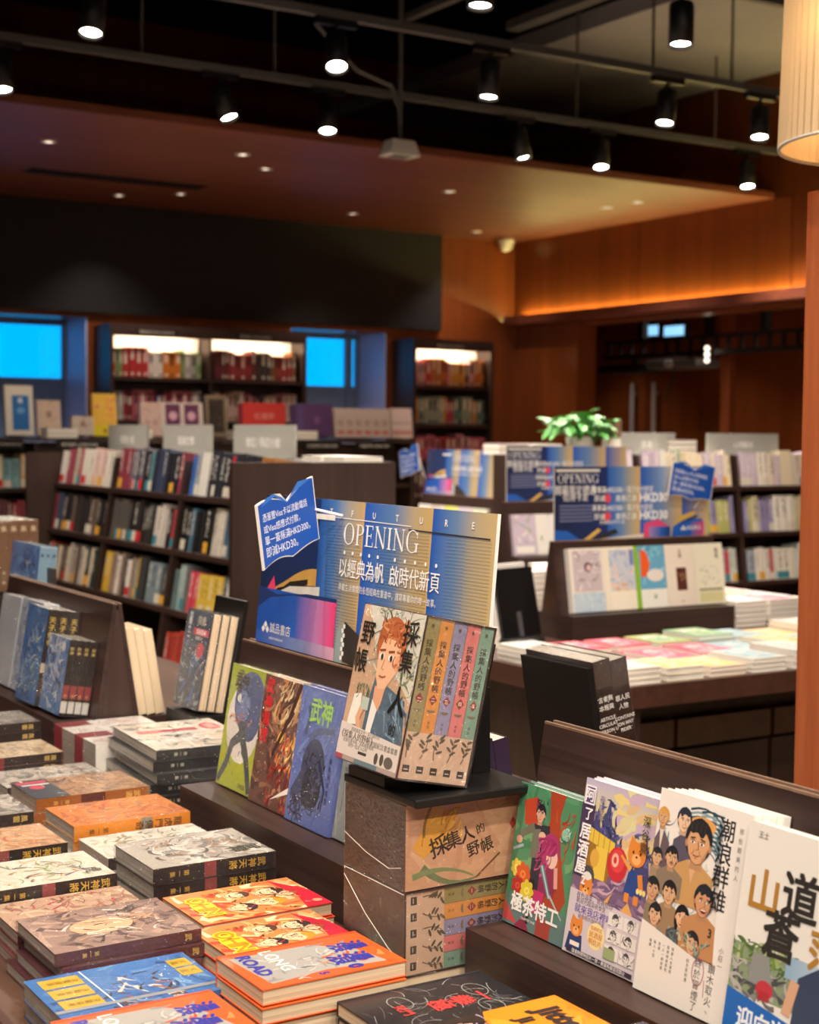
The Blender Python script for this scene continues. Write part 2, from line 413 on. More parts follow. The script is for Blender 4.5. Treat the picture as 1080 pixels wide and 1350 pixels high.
    def head(s, cx, cy, r, skin='e8b893', hair='2a2322', seed=0, smile=False, longhair=False, beard=False):
        rn = random.Random(seed); tn = rn.uniform(-.12, .12) * r; ink = '5a3a2c'
        sh = tuple(c * .72 for c in hx(skin)); hl = tuple(min(1, c * 1.9 + .02) for c in hx(hair))
        if longhair: s.ell(cx, cy - .25 * r, r * 1.15, r * 1.6, hair)
        s.ell(cx, cy + .18 * r, r * 1.08, r * 1.2, hair)
        s.poly([(cx - .45 * r, cy - .7 * r), (cx + .45 * r, cy - .7 * r), (cx + .5 * r, cy - 1.5 * r), (cx - .5 * r, cy - 1.5 * r)], sh)
        face = [(cx + r * x, cy + r * y) for x, y in ((-.86, .3), (-.84, -.2), (-.68, -.7), (-.35, -1.08), (0, -1.2), (.35, -1.08), (.68, -.7), (.84, -.2), (.86, .3), (.6, .8), (0, .95), (-.6, .8))]
        s.ell(cx - .9 * r, cy - .1 * r, .14 * r, .25 * r, sh); s.ell(cx + .9 * r, cy - .1 * r, .14 * r, .25 * r, sh)
        s.poly(face, skin); s.poly([(cx + .25 * r, cy - 1.05 * r), (cx + .66 * r, cy - .7 * r), (cx + .84 * r, cy - .1 * r), (cx + .62 * r, cy - .4 * r)], sh)
        s.stroke(face[1:8], .04 * r, ink)
        k = 7; top = [(cx - .97 * r, cy - .05 * r), (cx - .8 * r, cy + .3 * r)]
        for i in range(k + 1):
            x = cx - .72 * r + 1.44 * r * i / k; top.append((x, cy + (.32 + .38 * rn.random()) * r))
        top += [(cx + .8 * r, cy + .3 * r), (cx + .97 * r, cy - .05 * r), (cx + 1.02 * r, cy + .6 * r), (cx + .7 * r, cy + 1.1 * r), (cx, cy + 1.42 * r), (cx - .7 * r, cy + 1.1 * r), (cx - 1.02 * r, cy + .6 * r)]
        s.poly(top, hair)
        for i in range(4): x = cx + (-.6 + .35 * i) * r; s.curve((x, cy + .6 * r), (x + .1 * r, cy + 1.15 * r), .2, .05 * r, hl, .02 * r)
        for sg in (-1, 1):
            ex = cx + sg * .37 * r + tn
            s.ell(ex, cy, .17 * r, .085 * r, 'f5efe6', n=10); s.ell(ex + tn * .3, cy, .075 * r, .085 * r, '241a16', n=8)
            s.curve((ex - .18 * r, cy + .06 * r), (ex + .18 * r, cy + .06 * r), .25, .05 * r, ink); s.stroke([(ex + sg * .22 * r, cy + .2 * r), (ex - sg * .17 * r, cy + .27 * r)], .08 * r, hair)
            s.curve((cx + sg * .2 * r + tn, cy - .38 * r), (cx + sg * .42 * r + tn, cy - .68 * r), -.15 * sg, .03 * r, ink)
        s.stroke([(cx + .04 * r + tn, cy + .1 * r), (cx + .13 * r + tn, cy - .34 * r), (cx - .06 * r + tn, cy - .38 * r)], .05 * r, ink)
        if smile:
            s.ell(cx + tn, cy - .6 * r, .34 * r, .28 * r, '7a2a22', a0=180, a1=360, n=10); s.rect(cx + tn - .27 * r, cy - .67 * r, cx + tn + .27 * r, cy - .6 * r, 'f5efe6')
        else: s.curve((cx - .25 * r + tn, cy - .68 * r), (cx + .25 * r + tn, cy - .66 * r), -.12, .07 * r, '8a3f34'); s.stroke([(cx - .1 * r + tn, cy - .84 * r), (cx + .1 * r + tn, cy - .84 * r)], .03 * r, ink)
        if beard: s.ell(cx + tn, cy - .52 * r, .3 * r, .07 * r, hair)
        return s
    def body(s, cx, cy, wd, ht, col, col2=None):
        s.poly([(cx - wd * .25, cy), (cx + wd * .25, cy), (cx + wd, cy - ht * .25), (cx + wd, cy - ht), (cx - wd, cy - ht), (cx - wd, cy - ht * .25)], col)
        if col2: s.poly([(cx - wd * .22, cy), (cx + wd * .22, cy), (cx, cy - ht * .5)], col2)
        return s
    def flower(s, cx, cy, r, col, col2):
        for i in range(7):
            t = i * 0.9; s.ell(cx + .5 * r * math.cos(t), cy + .5 * r * math.sin(t), .55 * r, .4 * r, col, rot=t, n=10)
        s.ell(cx, cy, .4 * r, .35 * r, col2, n=10); s.ell(cx, cy, .18 * r, .16 * r, col, n=8); return s
    def sprig(s, x, y, h, col, seed=0):
        rn = random.Random(seed); s.curve((x, y), (x + .2 * h, y + h), rn.uniform(-.15, .15), .05 * h, col, .02 * h)
        for i in range(5):
            t = .3 + .14 * i; px, py = x + .2 * h * t, y + h * t; a = rn.choice((.6, 2.4)) + rn.uniform(-.3, .3)
            s.ell(px + .14 * h * math.cos(a), py + .14 * h * math.sin(a), .17 * h, .06 * h, col, rot=a, n=10)
        return s
    def serif(s, word, x, y, hgt, col, gap=0.16, wx=1.0):
        # roman capitals with thick stems, thin strokes and serifs
        for ch in word:
            wd = {'O': .82, 'P': .62, 'E': .62, 'N': .82, 'I': .32, 'G': .82, 'H': .82, 'K': .75, 'D': .78}.get(ch, .5)
            X = lambda u: x + u * hgt * wx; Y = lambda v: y + v * hgt; T, t, sf = .12, .045, .09
            def bar(a, b, c, d): s.rect(X(a), Y(b), X(c), Y(d), col)
            def stem(c, serif_top=True, serif_bot=True, w=T):
                bar(c - w / 2, 0, c + w / 2, 1)
                if serif_bot: bar(c - w / 2 - sf, 0, c + w / 2 + sf, t)
                if serif_top: bar(c - w / 2 - sf, 1 - t, c + w / 2 + sf, 1)
            def ring(cx, cy, rx, ry, a0, a1, n=22):
                s.up(); pts = []
                for i in range(n + 1):
                    q = math.radians(a0 + (a1 - a0) * i / n); k = abs(math.cos(q)); th = t + (T * 1.1 - t) * k * k
                    pts += [(X(cx + rx * math.cos(q)), Y(cy + ry * math.sin(q))), (X(cx + (rx - th) * math.cos(q)), Y(cy + (ry - t) * math.sin(q)))]
                s._add(pts, [(2 * i, 2 * i + 2, 2 * i + 3, 2 * i + 1) for i in range(n)], hx(col))
            if ch == 'O': ring(.41, .5, .41, .52, 0, 360)
            elif ch == 'G': ring(.43, .5, .43, .52, 40, 330); bar(.66, .04, .78, .42); bar(.56, .4, .88, .44); bar(.74, .66, .78, .95)
            elif ch == 'P': stem(.16); ring(.26, .74, .36, .26, -90, 90, 14); bar(.16, 1 - t, .27, 1); bar(.16, .48, .27, .48 + t)
            elif ch == 'D': stem(.16); ring(.26, .5, .5, .5, -90, 90, 14); bar(.16, 1 - t, .27, 1); bar(.16, 0, .27, t)
            elif ch == 'E': stem(.16); bar(.16, 1 - t, .58, 1); bar(.16, 0, .62, t); bar(.16, .49, .48, .49 + t); bar(.54, .8, .58, 1); bar(.58, 0, .62, .22); bar(.44, .4, .48, .63)
            elif ch == 'N':
                stem(.13, True, True, t * 1.2); bar(.68, 0, .68 + t, 1); bar(.6, 1 - t, .82, 1)
                s.stroke([(X(.12), Y(1)), (X(.7), Y(0))], T * 1.1 * hgt, col)
            elif ch == 'I': stem(.16)
            elif ch == 'H': stem(.16); stem(.66); bar(.16, .49, .66, .49 + t)
            elif ch == 'K': stem(.16); s.stroke([(X(.2), Y(.42)), (X(.68), Y(.98))], t * hgt, col); s.stroke([(X(.34), Y(.56)), (X(.7), Y(.02))], T * hgt, col); bar(.55, 1 - t, .78, 1); bar(.55, 0, .8, t)
            x += (wd * wx + gap) * hgt
        return x
    def mesh(s, name, mat='print_gloss'):
        me = bpy.data.meshes.new(name); me.from_pydata(s.v, [], s.f); me.update(); me.materials.append(MATS[mat])
        ca = me.color_attributes.new('Col', 'FLOAT_COLOR', 'CORNER'); flat = []
        for p, c in zip(me.polygons, s.c):
            for i in range(p.loop_total):
                cc = c[i] if isinstance(c, list) else c; flat += [cc[0], cc[1], cc[2], 1.0]
        ca.data.foreach_set('color', flat)
        return me

# ------------------------------------------------------------------ the room
def struct(name, mb, mat, parent=None):
    o = ob(name, mb.me(name, mat), parent)
    if parent is None: o['kind'] = 'structure'
    return o
YB, XR, ZS, YS = 11.0, 8.0, 3.2, 7.88      # back wall, right wall, soffit height, soffit front edge
struct('floor', MB().box((-3.2, -3.2, -0.1), (10.6, 12.8, 0.0)), 'floor_wood')
struct('ceiling', MB().box((-3.2, -3.2, 4.6), (10.6, 12.8, 4.7)), 'ceiling_black')
xs0 = PZ(700, 62, 4.1).x
slab = struct('ceiling_slab', MB().box((xs0, -3.0, 4.08), (7.98, 10.95, 4.2)), 'ceiling_slab')
struct('ceiling_soffit', MB().box((-3.0, YS, ZS), (XR, YB, ZS + 0.045)), 'veneer_x')
W1, W2 = (2.6, 4.03), (5.75, 6.66)
mb = MB()
for x0, x1 in ((-3.2, W1[0]), (W1[1], W2[0]), (W2[1], XR + 0.2)): mb.box((x0, YB, 0), (x1, YB + 0.5, 4.6))
for x0, x1 in (W1, W2): mb.box((x0, YB, 0), (x1, YB + 0.5, 1.4)); mb.box((x0, YB, 2.345), (x1, YB + 0.5, 4.6))
struct('wall_back', mb, 'veneer_z')
struct('wall_left', MB().box((-3.3, -3.2, 0), (-3.2, 12.0, 4.6)), 'wall_dark')
struct('wall_front', MB().box((-3.2, -3.3, 0), (10.6, -3.2, 4.6)), 'wall_dark')
mb = MB().box((XR, 10.11, 0), (XR + 0.2, YB, 4.6)); mb.box((XR, 6.2, 2.43), (XR + 0.2, 10.11, 4.6)); mb.box((XR, -3.2, 0), (XR + 0.2, 6.2, 4.6))
wr = struct('wall_right', mb, 'veneer_z')
for y0, y1 in ((9.34, 10.98), (7.7, 9.32), (6.06, 7.68)):
    ob('veneer_panel', MB().box((XR - 0.012, y0, 2.56), (XR, y1, ZS if y0 > YS - .3 else 4.2)).me('veneer_panel', 'veneer_z'), wr)
# lit cove ledge on the right wall
cv = ob('trim_1', MB().box((XR - 0.16, 6.0, 2.46), (XR, 10.95, 2.50)).box((XR - 0.16, 6.0, 2.50), (XR - 0.145, 10.95, 2.535)).me('trim_1', 'veneer_x')); cv['kind'] = 'structure'
ob('led_strip', MB().box((XR - 0.05, 6.1, 2.501), (XR - 0.03, 10.86, 2.508)).me('led_strip', 'cove_light'), cv)
# black panel over the windows
tp = boxo('trim_2', (-3.0, YB - 0.04, 2.385), (7.19, YB, ZS), 'black_panel', kind='structure')
# windows
def window(name, x0, x1, mull):
    w = ob(name, MB().box((x0, YB + .44, 1.4), (x1, YB + .48, 1.44)).box((x0, YB + .44, 2.305), (x1, YB + .48, 2.345)).box((x0, YB + .44, 1.44), (x0 + .04, YB + .48, 2.305)).box((x1 - .04, YB + .44, 1.44), (x1, YB + .48, 2.305)).me(name, 'window_frame'))
    w['kind'] = 'structure'
    ob('window_transom', MB().box((x0 + .04, YB + .44, 1.86), (x1 - .04, YB + .48, 1.9)).me('window_transom', 'window_frame'), w)
    xs = [x0 + .04] + mull + [x1 - .04]
    for m in mull: ob('mullion', MB().box((m - .03, YB + .435, 1.44), (m + .03, YB + .485, 2.305)).me('mullion', 'window_frame'), w)
    for a, b in zip(xs[:-1], xs[1:]): ob('pane', MB().box((a, YB + .455, 1.9), (b, YB + .462, 2.305)).me('pane', 'pane_glass'), w)
    ob('spandrel_panel', MB().box((x0 + .04, YB + .45, 1.44), (x1 - .04, YB + .47, 1.86)).me('spandrel_panel', 'window_frame'), w)
    ob('reveal_lining', MB().box((x1 - .012, YB, 1.4), (x1, YB + .44, 2.345)).box((x0, YB, 1.4), (x0 + .012, YB + .44, 2.345)).box((x0 + .012, YB, 1.4), (x1 - .012, YB + .44, 1.412)).me('reveal_lining', 'window_reveal'), w)
window('window_1', *W1, [2.9]); window('window_2', *W2, [6.55])
# recess beyond the opening in the right wall
struct('wall_recess', MB().box((10.0, 6.0, 0), (10.2, 12.6, 4.6)).box((8.2, 12.5, 0), (10.0, 12.6, 4.6)).box((8.2, 6.0, 0), (10.0, 6.1, 4.6)).box((8.0, 11.5, 0), (8.2, 12.6, 4.6)), 'veneer_z')
struct('ceiling_recess', MB().box((8.2, 6.1, 2.75), (10.0, 12.5, 2.8)), 'veneer_x')
for i, (y0, y1, hy) in enumerate(((10.64, 11.45, 11.3), (11.47, 12.28, 11.62))):
    d = boxo(f'door_{i + 1}', (9.955, y0, 0.01), (9.998, y1, 2.5), 'veneer_z', kind='structure')
    ob('door_handle', MB().cyl((9.9, hy, 1.1), (9.9, hy, 2.02), .022).cyl((9.9, hy, 1.2), (9.96, hy, 1.2), .012).cyl((9.9, hy, 1.92), (9.96, hy, 1.92), .012).me('door_handle', 'steel'), d)
boxo('trim_3', (9.93, 10.3, 0), (9.998, 10.42, 2.75), 'post_wood', kind='structure')
boxo('dark_opening_board', (9.96, 12.32, 0), (9.998, 12.48, 2.05), 'black_panel', kind='structure')  # black board standing in for the dark opening at the far end

_rspot = bpy.data.lights.new('recess_fill', 'SPOT'); _rspot.energy = 40; _rspot.color = WARM; _rspot.spot_size = math.radians(110); _rspot.spot_blend = 1; _rspot.shadow_soft_size = .04
RECESS = [(9.2, 11.6), (9.2, 10.3), (9.2, 8.9), (9.2, 7.5)]  # lamps added in the recess ceiling to brighten the doors
# ------------------------------------------------------------------ ceiling services and lamps
ORDW = ['first', 'second', 'third', 'fourth']
def rail(y, z, x0, x1, label, rods):
    r = empty('lighting_track', label, 'light track', (x0, y, z), group='black ceiling tracks')
    ob('track_bar', MB().box((0, -.02, -.02), (x1 - x0, .02, .02)).me('track_bar', 'metal_grey'), r)
    for xr in rods: ob('hanging_rod', MB().cyl((xr - x0, 0, .02), (xr - x0, 0, (4.08 if xs0 < xr < 7.98 else 4.6) - z), .008, seg=8).me('hanging_rod', 'metal_grey'), r)
    return r
_ad = MB().box((-.11, -.018, -.035), (.11, .018, 0)).me('adapter', 'metal_black')
_yk = MB().cyl((0, 0, -.035), (0, 0, -.09), .012).box((-.012, -.055, -.10), (.012, .055, -.085)).me('yoke', 'metal_black')
_cn = MB().lathe([(.0, .02), (.05, .02), (.055, .01), (.055, -.17), (.048, -.17), (.046, -.15)], 20).me('lamp_can', 'metal_black', True)
_ln = MB().lathe([(0, -.152), (.046, -.152)], 20).me('lens', 'lamp_lens')
_spot = bpy.data.lights.new('spot_beam', 'SPOT'); _spot.energy = SPOT_W; _spot.color = WARM; _spot.spot_size = math.radians(105); _spot.spot_blend = 1.0; _spot.shadow_soft_size = 0.045
def spot(x, y, z, aim, label, energy=1.0):
    """track lamp hung at a rail point, aimed at a world point"""
    r = empty('track_spotlight', label, 'spotlight', (x, y, z - .02), group='spotlights on the ceiling tracks')
    ob('adapter', _ad, r); ob('yoke', _yk, r)
    c = ob('lamp_can', _cn, r); c.location = (0, 0, -.10)
    d = (Vector(aim) - Vector((x, y, z - .12))).normalized(); c.rotation_mode = 'QUATERNION'; c.rotation_quaternion = (-d).to_track_quat('Z', 'Y')
    ob('lens', _ln, c)
    ld = _spot
    if energy != 1.0: ld = _spot.copy(); ld.energy = SPOT_W * energy
    l = bpy.data.objects.new('spot_beam', ld); link(l, c); l.location = (0, 0, -.165)
ZR = 3.5
YA, YBr, YC = 7.76, 6.45, PZ(1030, 3, ZR).y
rail(YA, ZR, 0.4, 7.9, 'long black track just in front of the wooden soffit', [PY(187, 60, YA).x, PY(362, 90, YA).x, PY(760, 160, YA).x, 7.3])
rail(YBr, ZR, 0.4, 7.9, 'black track crossing the top of the picture behind the pendant box', [PY(322, 3, YBr).x, 5.6, PY(965, 100, YBr).x])
rail(YC, ZR, 0.4, 7.9, 'black track at the top right corner, nearest in view', [2.2, 5.0])
for i, (px, py, en, aim) in enumerate(((0, 75, 1, (0, -.4)), (290, 112, 1, (.35, -.55)), (432, 135, 1, (-.25, -.5)), (684, 165, 1, (.2, -.3)), (793, 185, 1, (-.3, -.4)), (985, 208, 1, (-.25, -.4)))):
    p = PY(px, 128 + (px - 540) * .153, YA)
    spot(p.x, YA, ZR, (p.x + aim[0] * 1.5, YA + aim[1] * 1.5, 1.0), ['spotlight cut by the left edge on the soffit track', 'second spotlight from the left on the soffit track', 'third spotlight from left on the soffit track', 'fourth spotlight from left on the soffit track, right of white box', 'fifth spotlight from left on the soffit track', 'rightmost spotlight on the soffit track'][i], 2.0)
for i, (px, aim) in enumerate(((124, (-.3, -.4)), (443, (-.35, -.75)), (648, (-.2, -.1)), (881, (-.35, -.2)), (1003, (-.3, -.3)))):
    p = PY(px, 37 + (px - 540) * .172, YBr)
    spot(p.x, YBr, ZR, (p.x + aim[0] * 1.5, YBr + aim[1] * 1.5, 1.0), ['bright spotlight near the upper left corner', 'glaring round spotlight facing the viewer, top centre', 'cylindrical black spotlight, middle of the upper track', 'tilted black spotlight right of centre on upper track', 'black spotlight beside the big lampshade'][i], 1.8)
for i, px in enumerate((635, 899)):
    p = PY(px, -40 + (px - 635) * .18, YC)
    spot(p.x, YC, ZR, (p.x - .2, YC - .2, 1.0), ['spotlight cut by the top edge, centre', 'large black spotlight at the top edge right of centre'][i], .8)
# unseen tracks and lamps added over the nearer tables to light them
for j, (y, xs, aim, where) in enumerate(((3.9, (.7, 1.9, 3.1, 4.3, 5.5), (.3, 1.0), 'over the middle table'), (2.7, (.2, 1.2, 2.2, 3.4), (.45, .5), 'over the middle of the near table'), (1.5, (-.3, .6, 1.5, 2.6), (.5, .45), 'over the near end of the table'), (0.1, (-.7, .2, 1.1, 2.2), (.55, 1.2), 'above the camera'), (-1.3, (-1.2, -.2, .8, 1.8), (.8, 2.3), 'behind the camera'))):
    rail(y, ZR, -2.0, 7.0, f'black track hung {where}, above the picture', [-1, 2, 5])
    for i, x in enumerate(xs):
        spot(x, y, ZR, (x + aim[0] * 1.3, y + aim[1] * 1.3, 0.9), f'{["first", "second", "third", "fourth", "fifth"][i]} spotlight from the left on the track {where}', [.36, .6, .64, .68, .72][j])
# recessed downlights in the soffit
_rg = MB().lathe([(.03, 0), (.045, 0), (.05, -.006), (.03, -.008)], 20).me('ring', 'white_plastic', True)
_dl = MB().lathe([(0, -.002), (.03, -.002)], 16).me('downlight_lens', 'downlight_lens')
_dspot = bpy.data.lights.new('downlight_beam', 'SPOT'); _dspot.energy = 45; _dspot.color = WARM; _dspot.spot_size = math.radians(100); _dspot.spot_blend = 1; _dspot.shadow_soft_size = .03
for i, (px, py) in enumerate(((64, 186), (157, 257), (238, 255), (320, 203), (350, 222), (465, 281), (592, 252), (628, 305), (800, 273), (840, 266))):
    p = PZ(px, py, ZS)
    r = empty('recessed_downlight', ['left front', 'left rear', 'second rear', 'centre front', 'paired centre', 'centre rear', 'right of white box', 'near the dome camera', 'dim right', 'far right'][i] + ' small recessed downlight in the wooden soffit', 'downlight', p, group='downlights in the soffit')
    ob('ring', _rg, r); ob('downlight_lens', _dl, r)
    l = bpy.data.objects.new('downlight_beam', _dspot); link(l, r); l.location = (0, 0, -.012)
for i, (x, y) in enumerate(RECESS):
    r = empty('recessed_downlight', ORDW[i] + ' downlight from the far end, in the recess ceiling', 'downlight', (x, y, 2.75), group='downlights in the recess')
    ob('ring', _rg, r); ob('downlight_lens', _dl, r); l = bpy.data.objects.new('recess_fill', _rspot); link(l, r); l.location = (0, 0, -.012)
# slot vent in the soffit
a, b = PZ(40, 221, ZS), PZ(275, 245, ZS)
v = empty('air_vent', 'long black slot air vent in the wooden soffit', 'vent', (a.x, a.y, ZS))
ob('vent_frame', MB().box((0, 0, -.006), (b.x - a.x, .16, 0)).me('vent_frame', 'metal_black'), v)
for i in range(3): ob('vent_slat', MB().box((.02, .02 + i * .05, -.012), (b.x - a.x - .02, .04 + i * .05, -.006)).me('vent_slat', 'metal_black'), v)
# dome camera in the corner
p = PZ(670, 318, ZS); p.y = min(p.y, 10.85)
v = empty('dome_camera', 'white dome security camera under the soffit corner', 'camera', (p.x - .1, p.y, ZS))
ob('camera_base', MB().lathe([(0, 0), (.07, 0), (.075, -.03), (.06, -.045)], 20).me('camera_base', 'white_plastic', True), v)
ob('dome', MB().lathe([(.06, -.045), (.058, -.075), (.04, -.1), (0, -.112)], 20).me('dome', 'white_plastic', True), v)
# white box hung below the soffit track
p = PY(527, 196, 7.6)
v = empty('ceiling_box', 'white box hanging on a thin pole below the ceiling tracks', 'device', (p.x, 7.6, p.z))
o = ob('box_body', MB().hexa([(-.1, -.07, -.045), (.1, -.07, -.045), (.1, .07, -.045), (-.1, .07, -.045), (-.075, -.05, .045), (.075, -.05, .045), (.075, .05, .045), (-.075, .05, .045)]).me('box_body', 'white_plastic'), v)
ob('vent_slots', MB().box((-.06, -.05, -.047), (.06, .05, -.045)).me('vent_slots', 'metal_grey'), v)
ob('pole', MB().cyl((0, 0, .045), (0, 0, 4.6 - p.z), .014).me('pole', 'metal_grey'), v)
q = PY(415, 30, 7.6); q2 = PY(470, 92, 7.6)
ob('conduit', MB().tube([Vector((q.x, 7.6, q.z)) - Vector((p.x, 7.6, p.z)), Vector((q2.x, 7.6, q2.z)) - Vector((p.x, 7.6, p.z)), Vector((-.06, 0, q2.z - p.z - .06)), Vector((0, 0, q2.z - p.z - .2))], .012).me('conduit', 'metal_grey'), v)
# ducts and conduits under the slab
for i, (px, py, z, w, h, mt, nm, lb) in enumerate(((640, 50, 4.0, .10, .06, 'metal_grey', 'cable_tray', 'grey cable tray running away across the ceiling'), (560, 15, 3.95, .05, .04, 'metal_grey', 'cable_tray', 'thin grey conduit left of the cable tray'))):
    q = PZ(px, py, z); du = tag(ob(nm, MB().box((q.x, -3, z), (q.x + w, YS - .1, z + h)).me(nm, mt)), lb, 'duct' if i == 2 else 'cable tray')
    for yy in (-1.0, 3.0, 6.5): ob('hanger_strap', MB().box((q.x + w / 2 - .01, yy, z + h), (q.x + w / 2 + .01, yy + .03, 4.6 if q.x + w < xs0 else 4.08)).me('hanger_strap', mt), du)

# column lamp at the right edge
base = PD(1047, 1030, 3.35)
cw, pw = .27, .075
cx, cy = base.x, base.y - cw
lamp = empty('column_lamp', 'square wooden column lamp with pleated cream drum shade at right edge', 'lamp', (cx, cy, 0))
zt = 2.0
for (ix, iy) in ((0, 0), (1, 0), (0, 1), (1, 1)):
    ob('corner_post', MB().box((ix * (cw - pw), iy * (cw - pw), 0), (ix * (cw - pw) + pw, iy * (cw - pw) + pw, zt)).me('corner_post', 'post_wood'), lamp)
ob('inset_panel', MB().box((.012, .012, .02), (cw - .012, cw - .012, zt - .03)).me('inset_panel', 'plaster_grey'), lamp)
ob('cap', MB().box((0, 0, zt), (cw, cw, zt + .03)).me('cap', 'post_wood'), lamp)
ob('neck', MB().cyl((cw / 2, cw / 2, zt + .03), (cw / 2, cw / 2, zt + .36), .12, seg=32).me('neck', 'pot'), lamp)
sr, sb, stp = .255, 2.122, 2.45
prof = []
sh = MB(); seg = 140; n0 = 0
for k, z in ((0, sb), (1, stp)):
    for i in range(seg):
        t = 2 * math.pi * i / seg; rr = (sr - k * .008) + (.002 if i % 2 else -.002); sh.v.append((cw / 2 + rr * math.cos(t), cw / 2 + rr * math.sin(t), z))
for i in range(seg): j = (i + 1) % seg; sh.f.append((i, j, seg + j, seg + i))
ob('lamp_shade', sh.me('lamp_shade', 'lamp_fabric'), lamp)
ob('shade_ring', MB().lathe([(sr - .004, 0), (sr + .002, 0), (sr + .002, .006), (sr - .004, .006)], 48, (cw / 2, cw / 2, sb - .003)).me('shade_ring', 'pot', True), lamp)
for k in range(4):
    a_ = k * math.pi / 2 + .3; ob('bulb', MB().lathe([(0, -.03), (.02, -.022), (.03, 0), (.02, .022), (0, .03)], 12, (cw / 2 + .18 * math.cos(a_), cw / 2 + .18 * math.sin(a_), sb + .17)).me('bulb', 'led_warm', True), lamp)
pl = bpy.data.lights.new('lamp_glow', 'POINT'); pl.energy = 1.6; pl.color = (1, .72, .42); pl.shadow_soft_size = .04
for k in range(2):
    l = bpy.data.objects.new('lamp_glow', pl); link(l, lamp); l.location = (cw / 2 + (-.18 if k else .0), cw / 2 + (0 if k else .18), sb + .24)

# ------------------------------------------------------------------ tables, display stands, bookcases
TZ = 0.76
def rotz(loc, a): return Matrix.Translation(loc) @ Matrix.Rotation(a, 4, 'Z')
t = empty('display_table', 'long dark wooden book table in the foreground', 'table', (0, 0, 0))
boxo('table_top', (.575, -1.2, TZ - .04), (1.925, 5.3, TZ), 'table_wood', t)
boxo('edge_strip', (.563, -1.2, TZ - .055), (.575, 5.3, TZ), 'table_edge', t); boxo('edge_strip', (1.925, -1.2, TZ - .055), (1.937, 5.3, TZ), 'table_edge', t)
boxo('cabinet_body', (.68, -1.1, .08), (1.82, 5.2, TZ - .04), 'wood_dark_z', t)
boxo('plinth', (.74, -1.05, 0), (1.76, 5.15, .08), 'black_panel', t)

T2 = (2.866, 3.405)
t = empty('display_table', 'dark display table covered with pale flat books, right of centre', 'table', (T2[0], T2[1], 0))
boxo('table_top', (0, 0, TZ - .066), (2.3, 1.85, TZ), 'table_edge', t)
boxo('cabinet_body', (.16, .5, .06), (2.2, 1.78, TZ - .066), 'wood_dark_z', t)
for i in range(4):
    d = boxo('cabinet_door', (.2 + i * .46, .475, .08), (.2 + i * .46 + .44, .5, .42), 'wood_dark_z', t)
    boxo('drawer_front', (.2 + i * .46, .465, .435), (.2 + i * .46 + .44, .5, .53), 'table_wood', t)
boxo('leg', (.05, .05, 0), (.13, .13, TZ - .066), 'wood_dark_z', t); boxo('leg', (2.15, .05, 0), (2.23, .13, TZ - .066), 'wood_dark_z', t)
boxo('leg', (.05, 1.72, 0), (.13, 1.8, TZ - .066), 'wood_dark_z', t)
def side_table(label, x0, y0, x1, y1, z):
    t = empty('side_table', label, 'table', (x0, y0, 0))
    boxo('table_top', (0, 0, z - .05), (x1 - x0, y1 - y0, z), 'table_edge', t)
    boxo('cabinet_body', (.06, .06, .06), (x1 - x0 - .06, y1 - y0 - .06, z - .05), 'wood_dark_z', t)
    boxo('plinth', (.1, .1, 0), (x1 - x0 - .1, y1 - y0 - .1, .06), 'black_panel', t)
    return t

def stand(label, loc, rz, L, h=.35):
    """two-sided sloping book stand; local x along it, front faces local -y"""
    t = empty('book_stand', label, 'book stand', matrix=rotz(loc, rz))
    ob('ledge_box', MB().box((0, -.135, 0), (L, .135, .09)).me('ledge_box', 'wood_dark_x'), t)
    for sg, nm in ((-1, 'front_board'), (1, 'rear_board')):
        pr = [(sg * .052, .09), (sg * .040, .09), (sg * .0005, h), (sg * .0095, h)]
        ob(nm, MB().prism(pr if sg < 0 else pr[::-1], 0, L, 'x').me(nm, 'wood_dark_x'), t)
    for x0 in (.0, L - .008): ob('end_panel', MB().prism([(-.0395, .0905), (.0395, .0905), (.002, h - .012), (-.002, h - .012)], x0, x0 + .008, 'x').me('end_panel', 'wood_dark_z'), t)
    ob('top_edging', MB().box((0, -.0095, h), (L, -.005, h + .003)).box((0, .005, h), (L, .0095, h + .003)).me('top_edging', 'wood_edge'), t)
    return t
R90 = -math.pi / 2
XC = 1.25
stand('dark sloping stand holding white comics at lower right', (XC, 1.626, TZ), R90, .82)
stand('dark sloping stand with the large blue opening poster on top', (XC, 2.56, TZ), R90, .76)
stand('dark sloping stand with blue comic sets at far left', (XC, 3.98, TZ), R90, .76)
stand('dark sloping stand with five pale books under a poster', (3.375, 4.40, TZ), 0, .79)

# ---- shelved books: a shared low mesh, scaled and coloured per book
def far_book_mesh():
    mb = MB(); t = .06
    # cover shell: spine with a slight roundness, two boards; page block recessed at the top and bottom
    pr = [(0, 1), (0, .03), (.12, 0), (.5, -.012), (.88, 0), (1, .03), (1, 1), (1 - t, 1), (1 - t, .08), (t, .08), (t, 1)]
    mb.prism(pr, 0, 1, 'z'); n = len(mb.f)
    mb.box((t, .08, .012), (1 - t, .97, .985))
    return mesh('book', mb.v, mb.f, ['spine_cover', 'paper_white'], [0] * n + [1] * 6)
FARBOOK = far_book_mesh()
ORD = ['first', 'second', 'third', 'fourth', 'fifth', 'sixth', 'seventh', 'eighth', 'ninth', 'tenth'] + [f'{i}th' for i in range(11, 60)]
for _i in (21, 31, 41, 51): ORD[_i - 1] = f'{_i}st'; ORD[_i] = f'{_i + 1}nd'; ORD[_i + 1] = f'{_i + 2}rd'
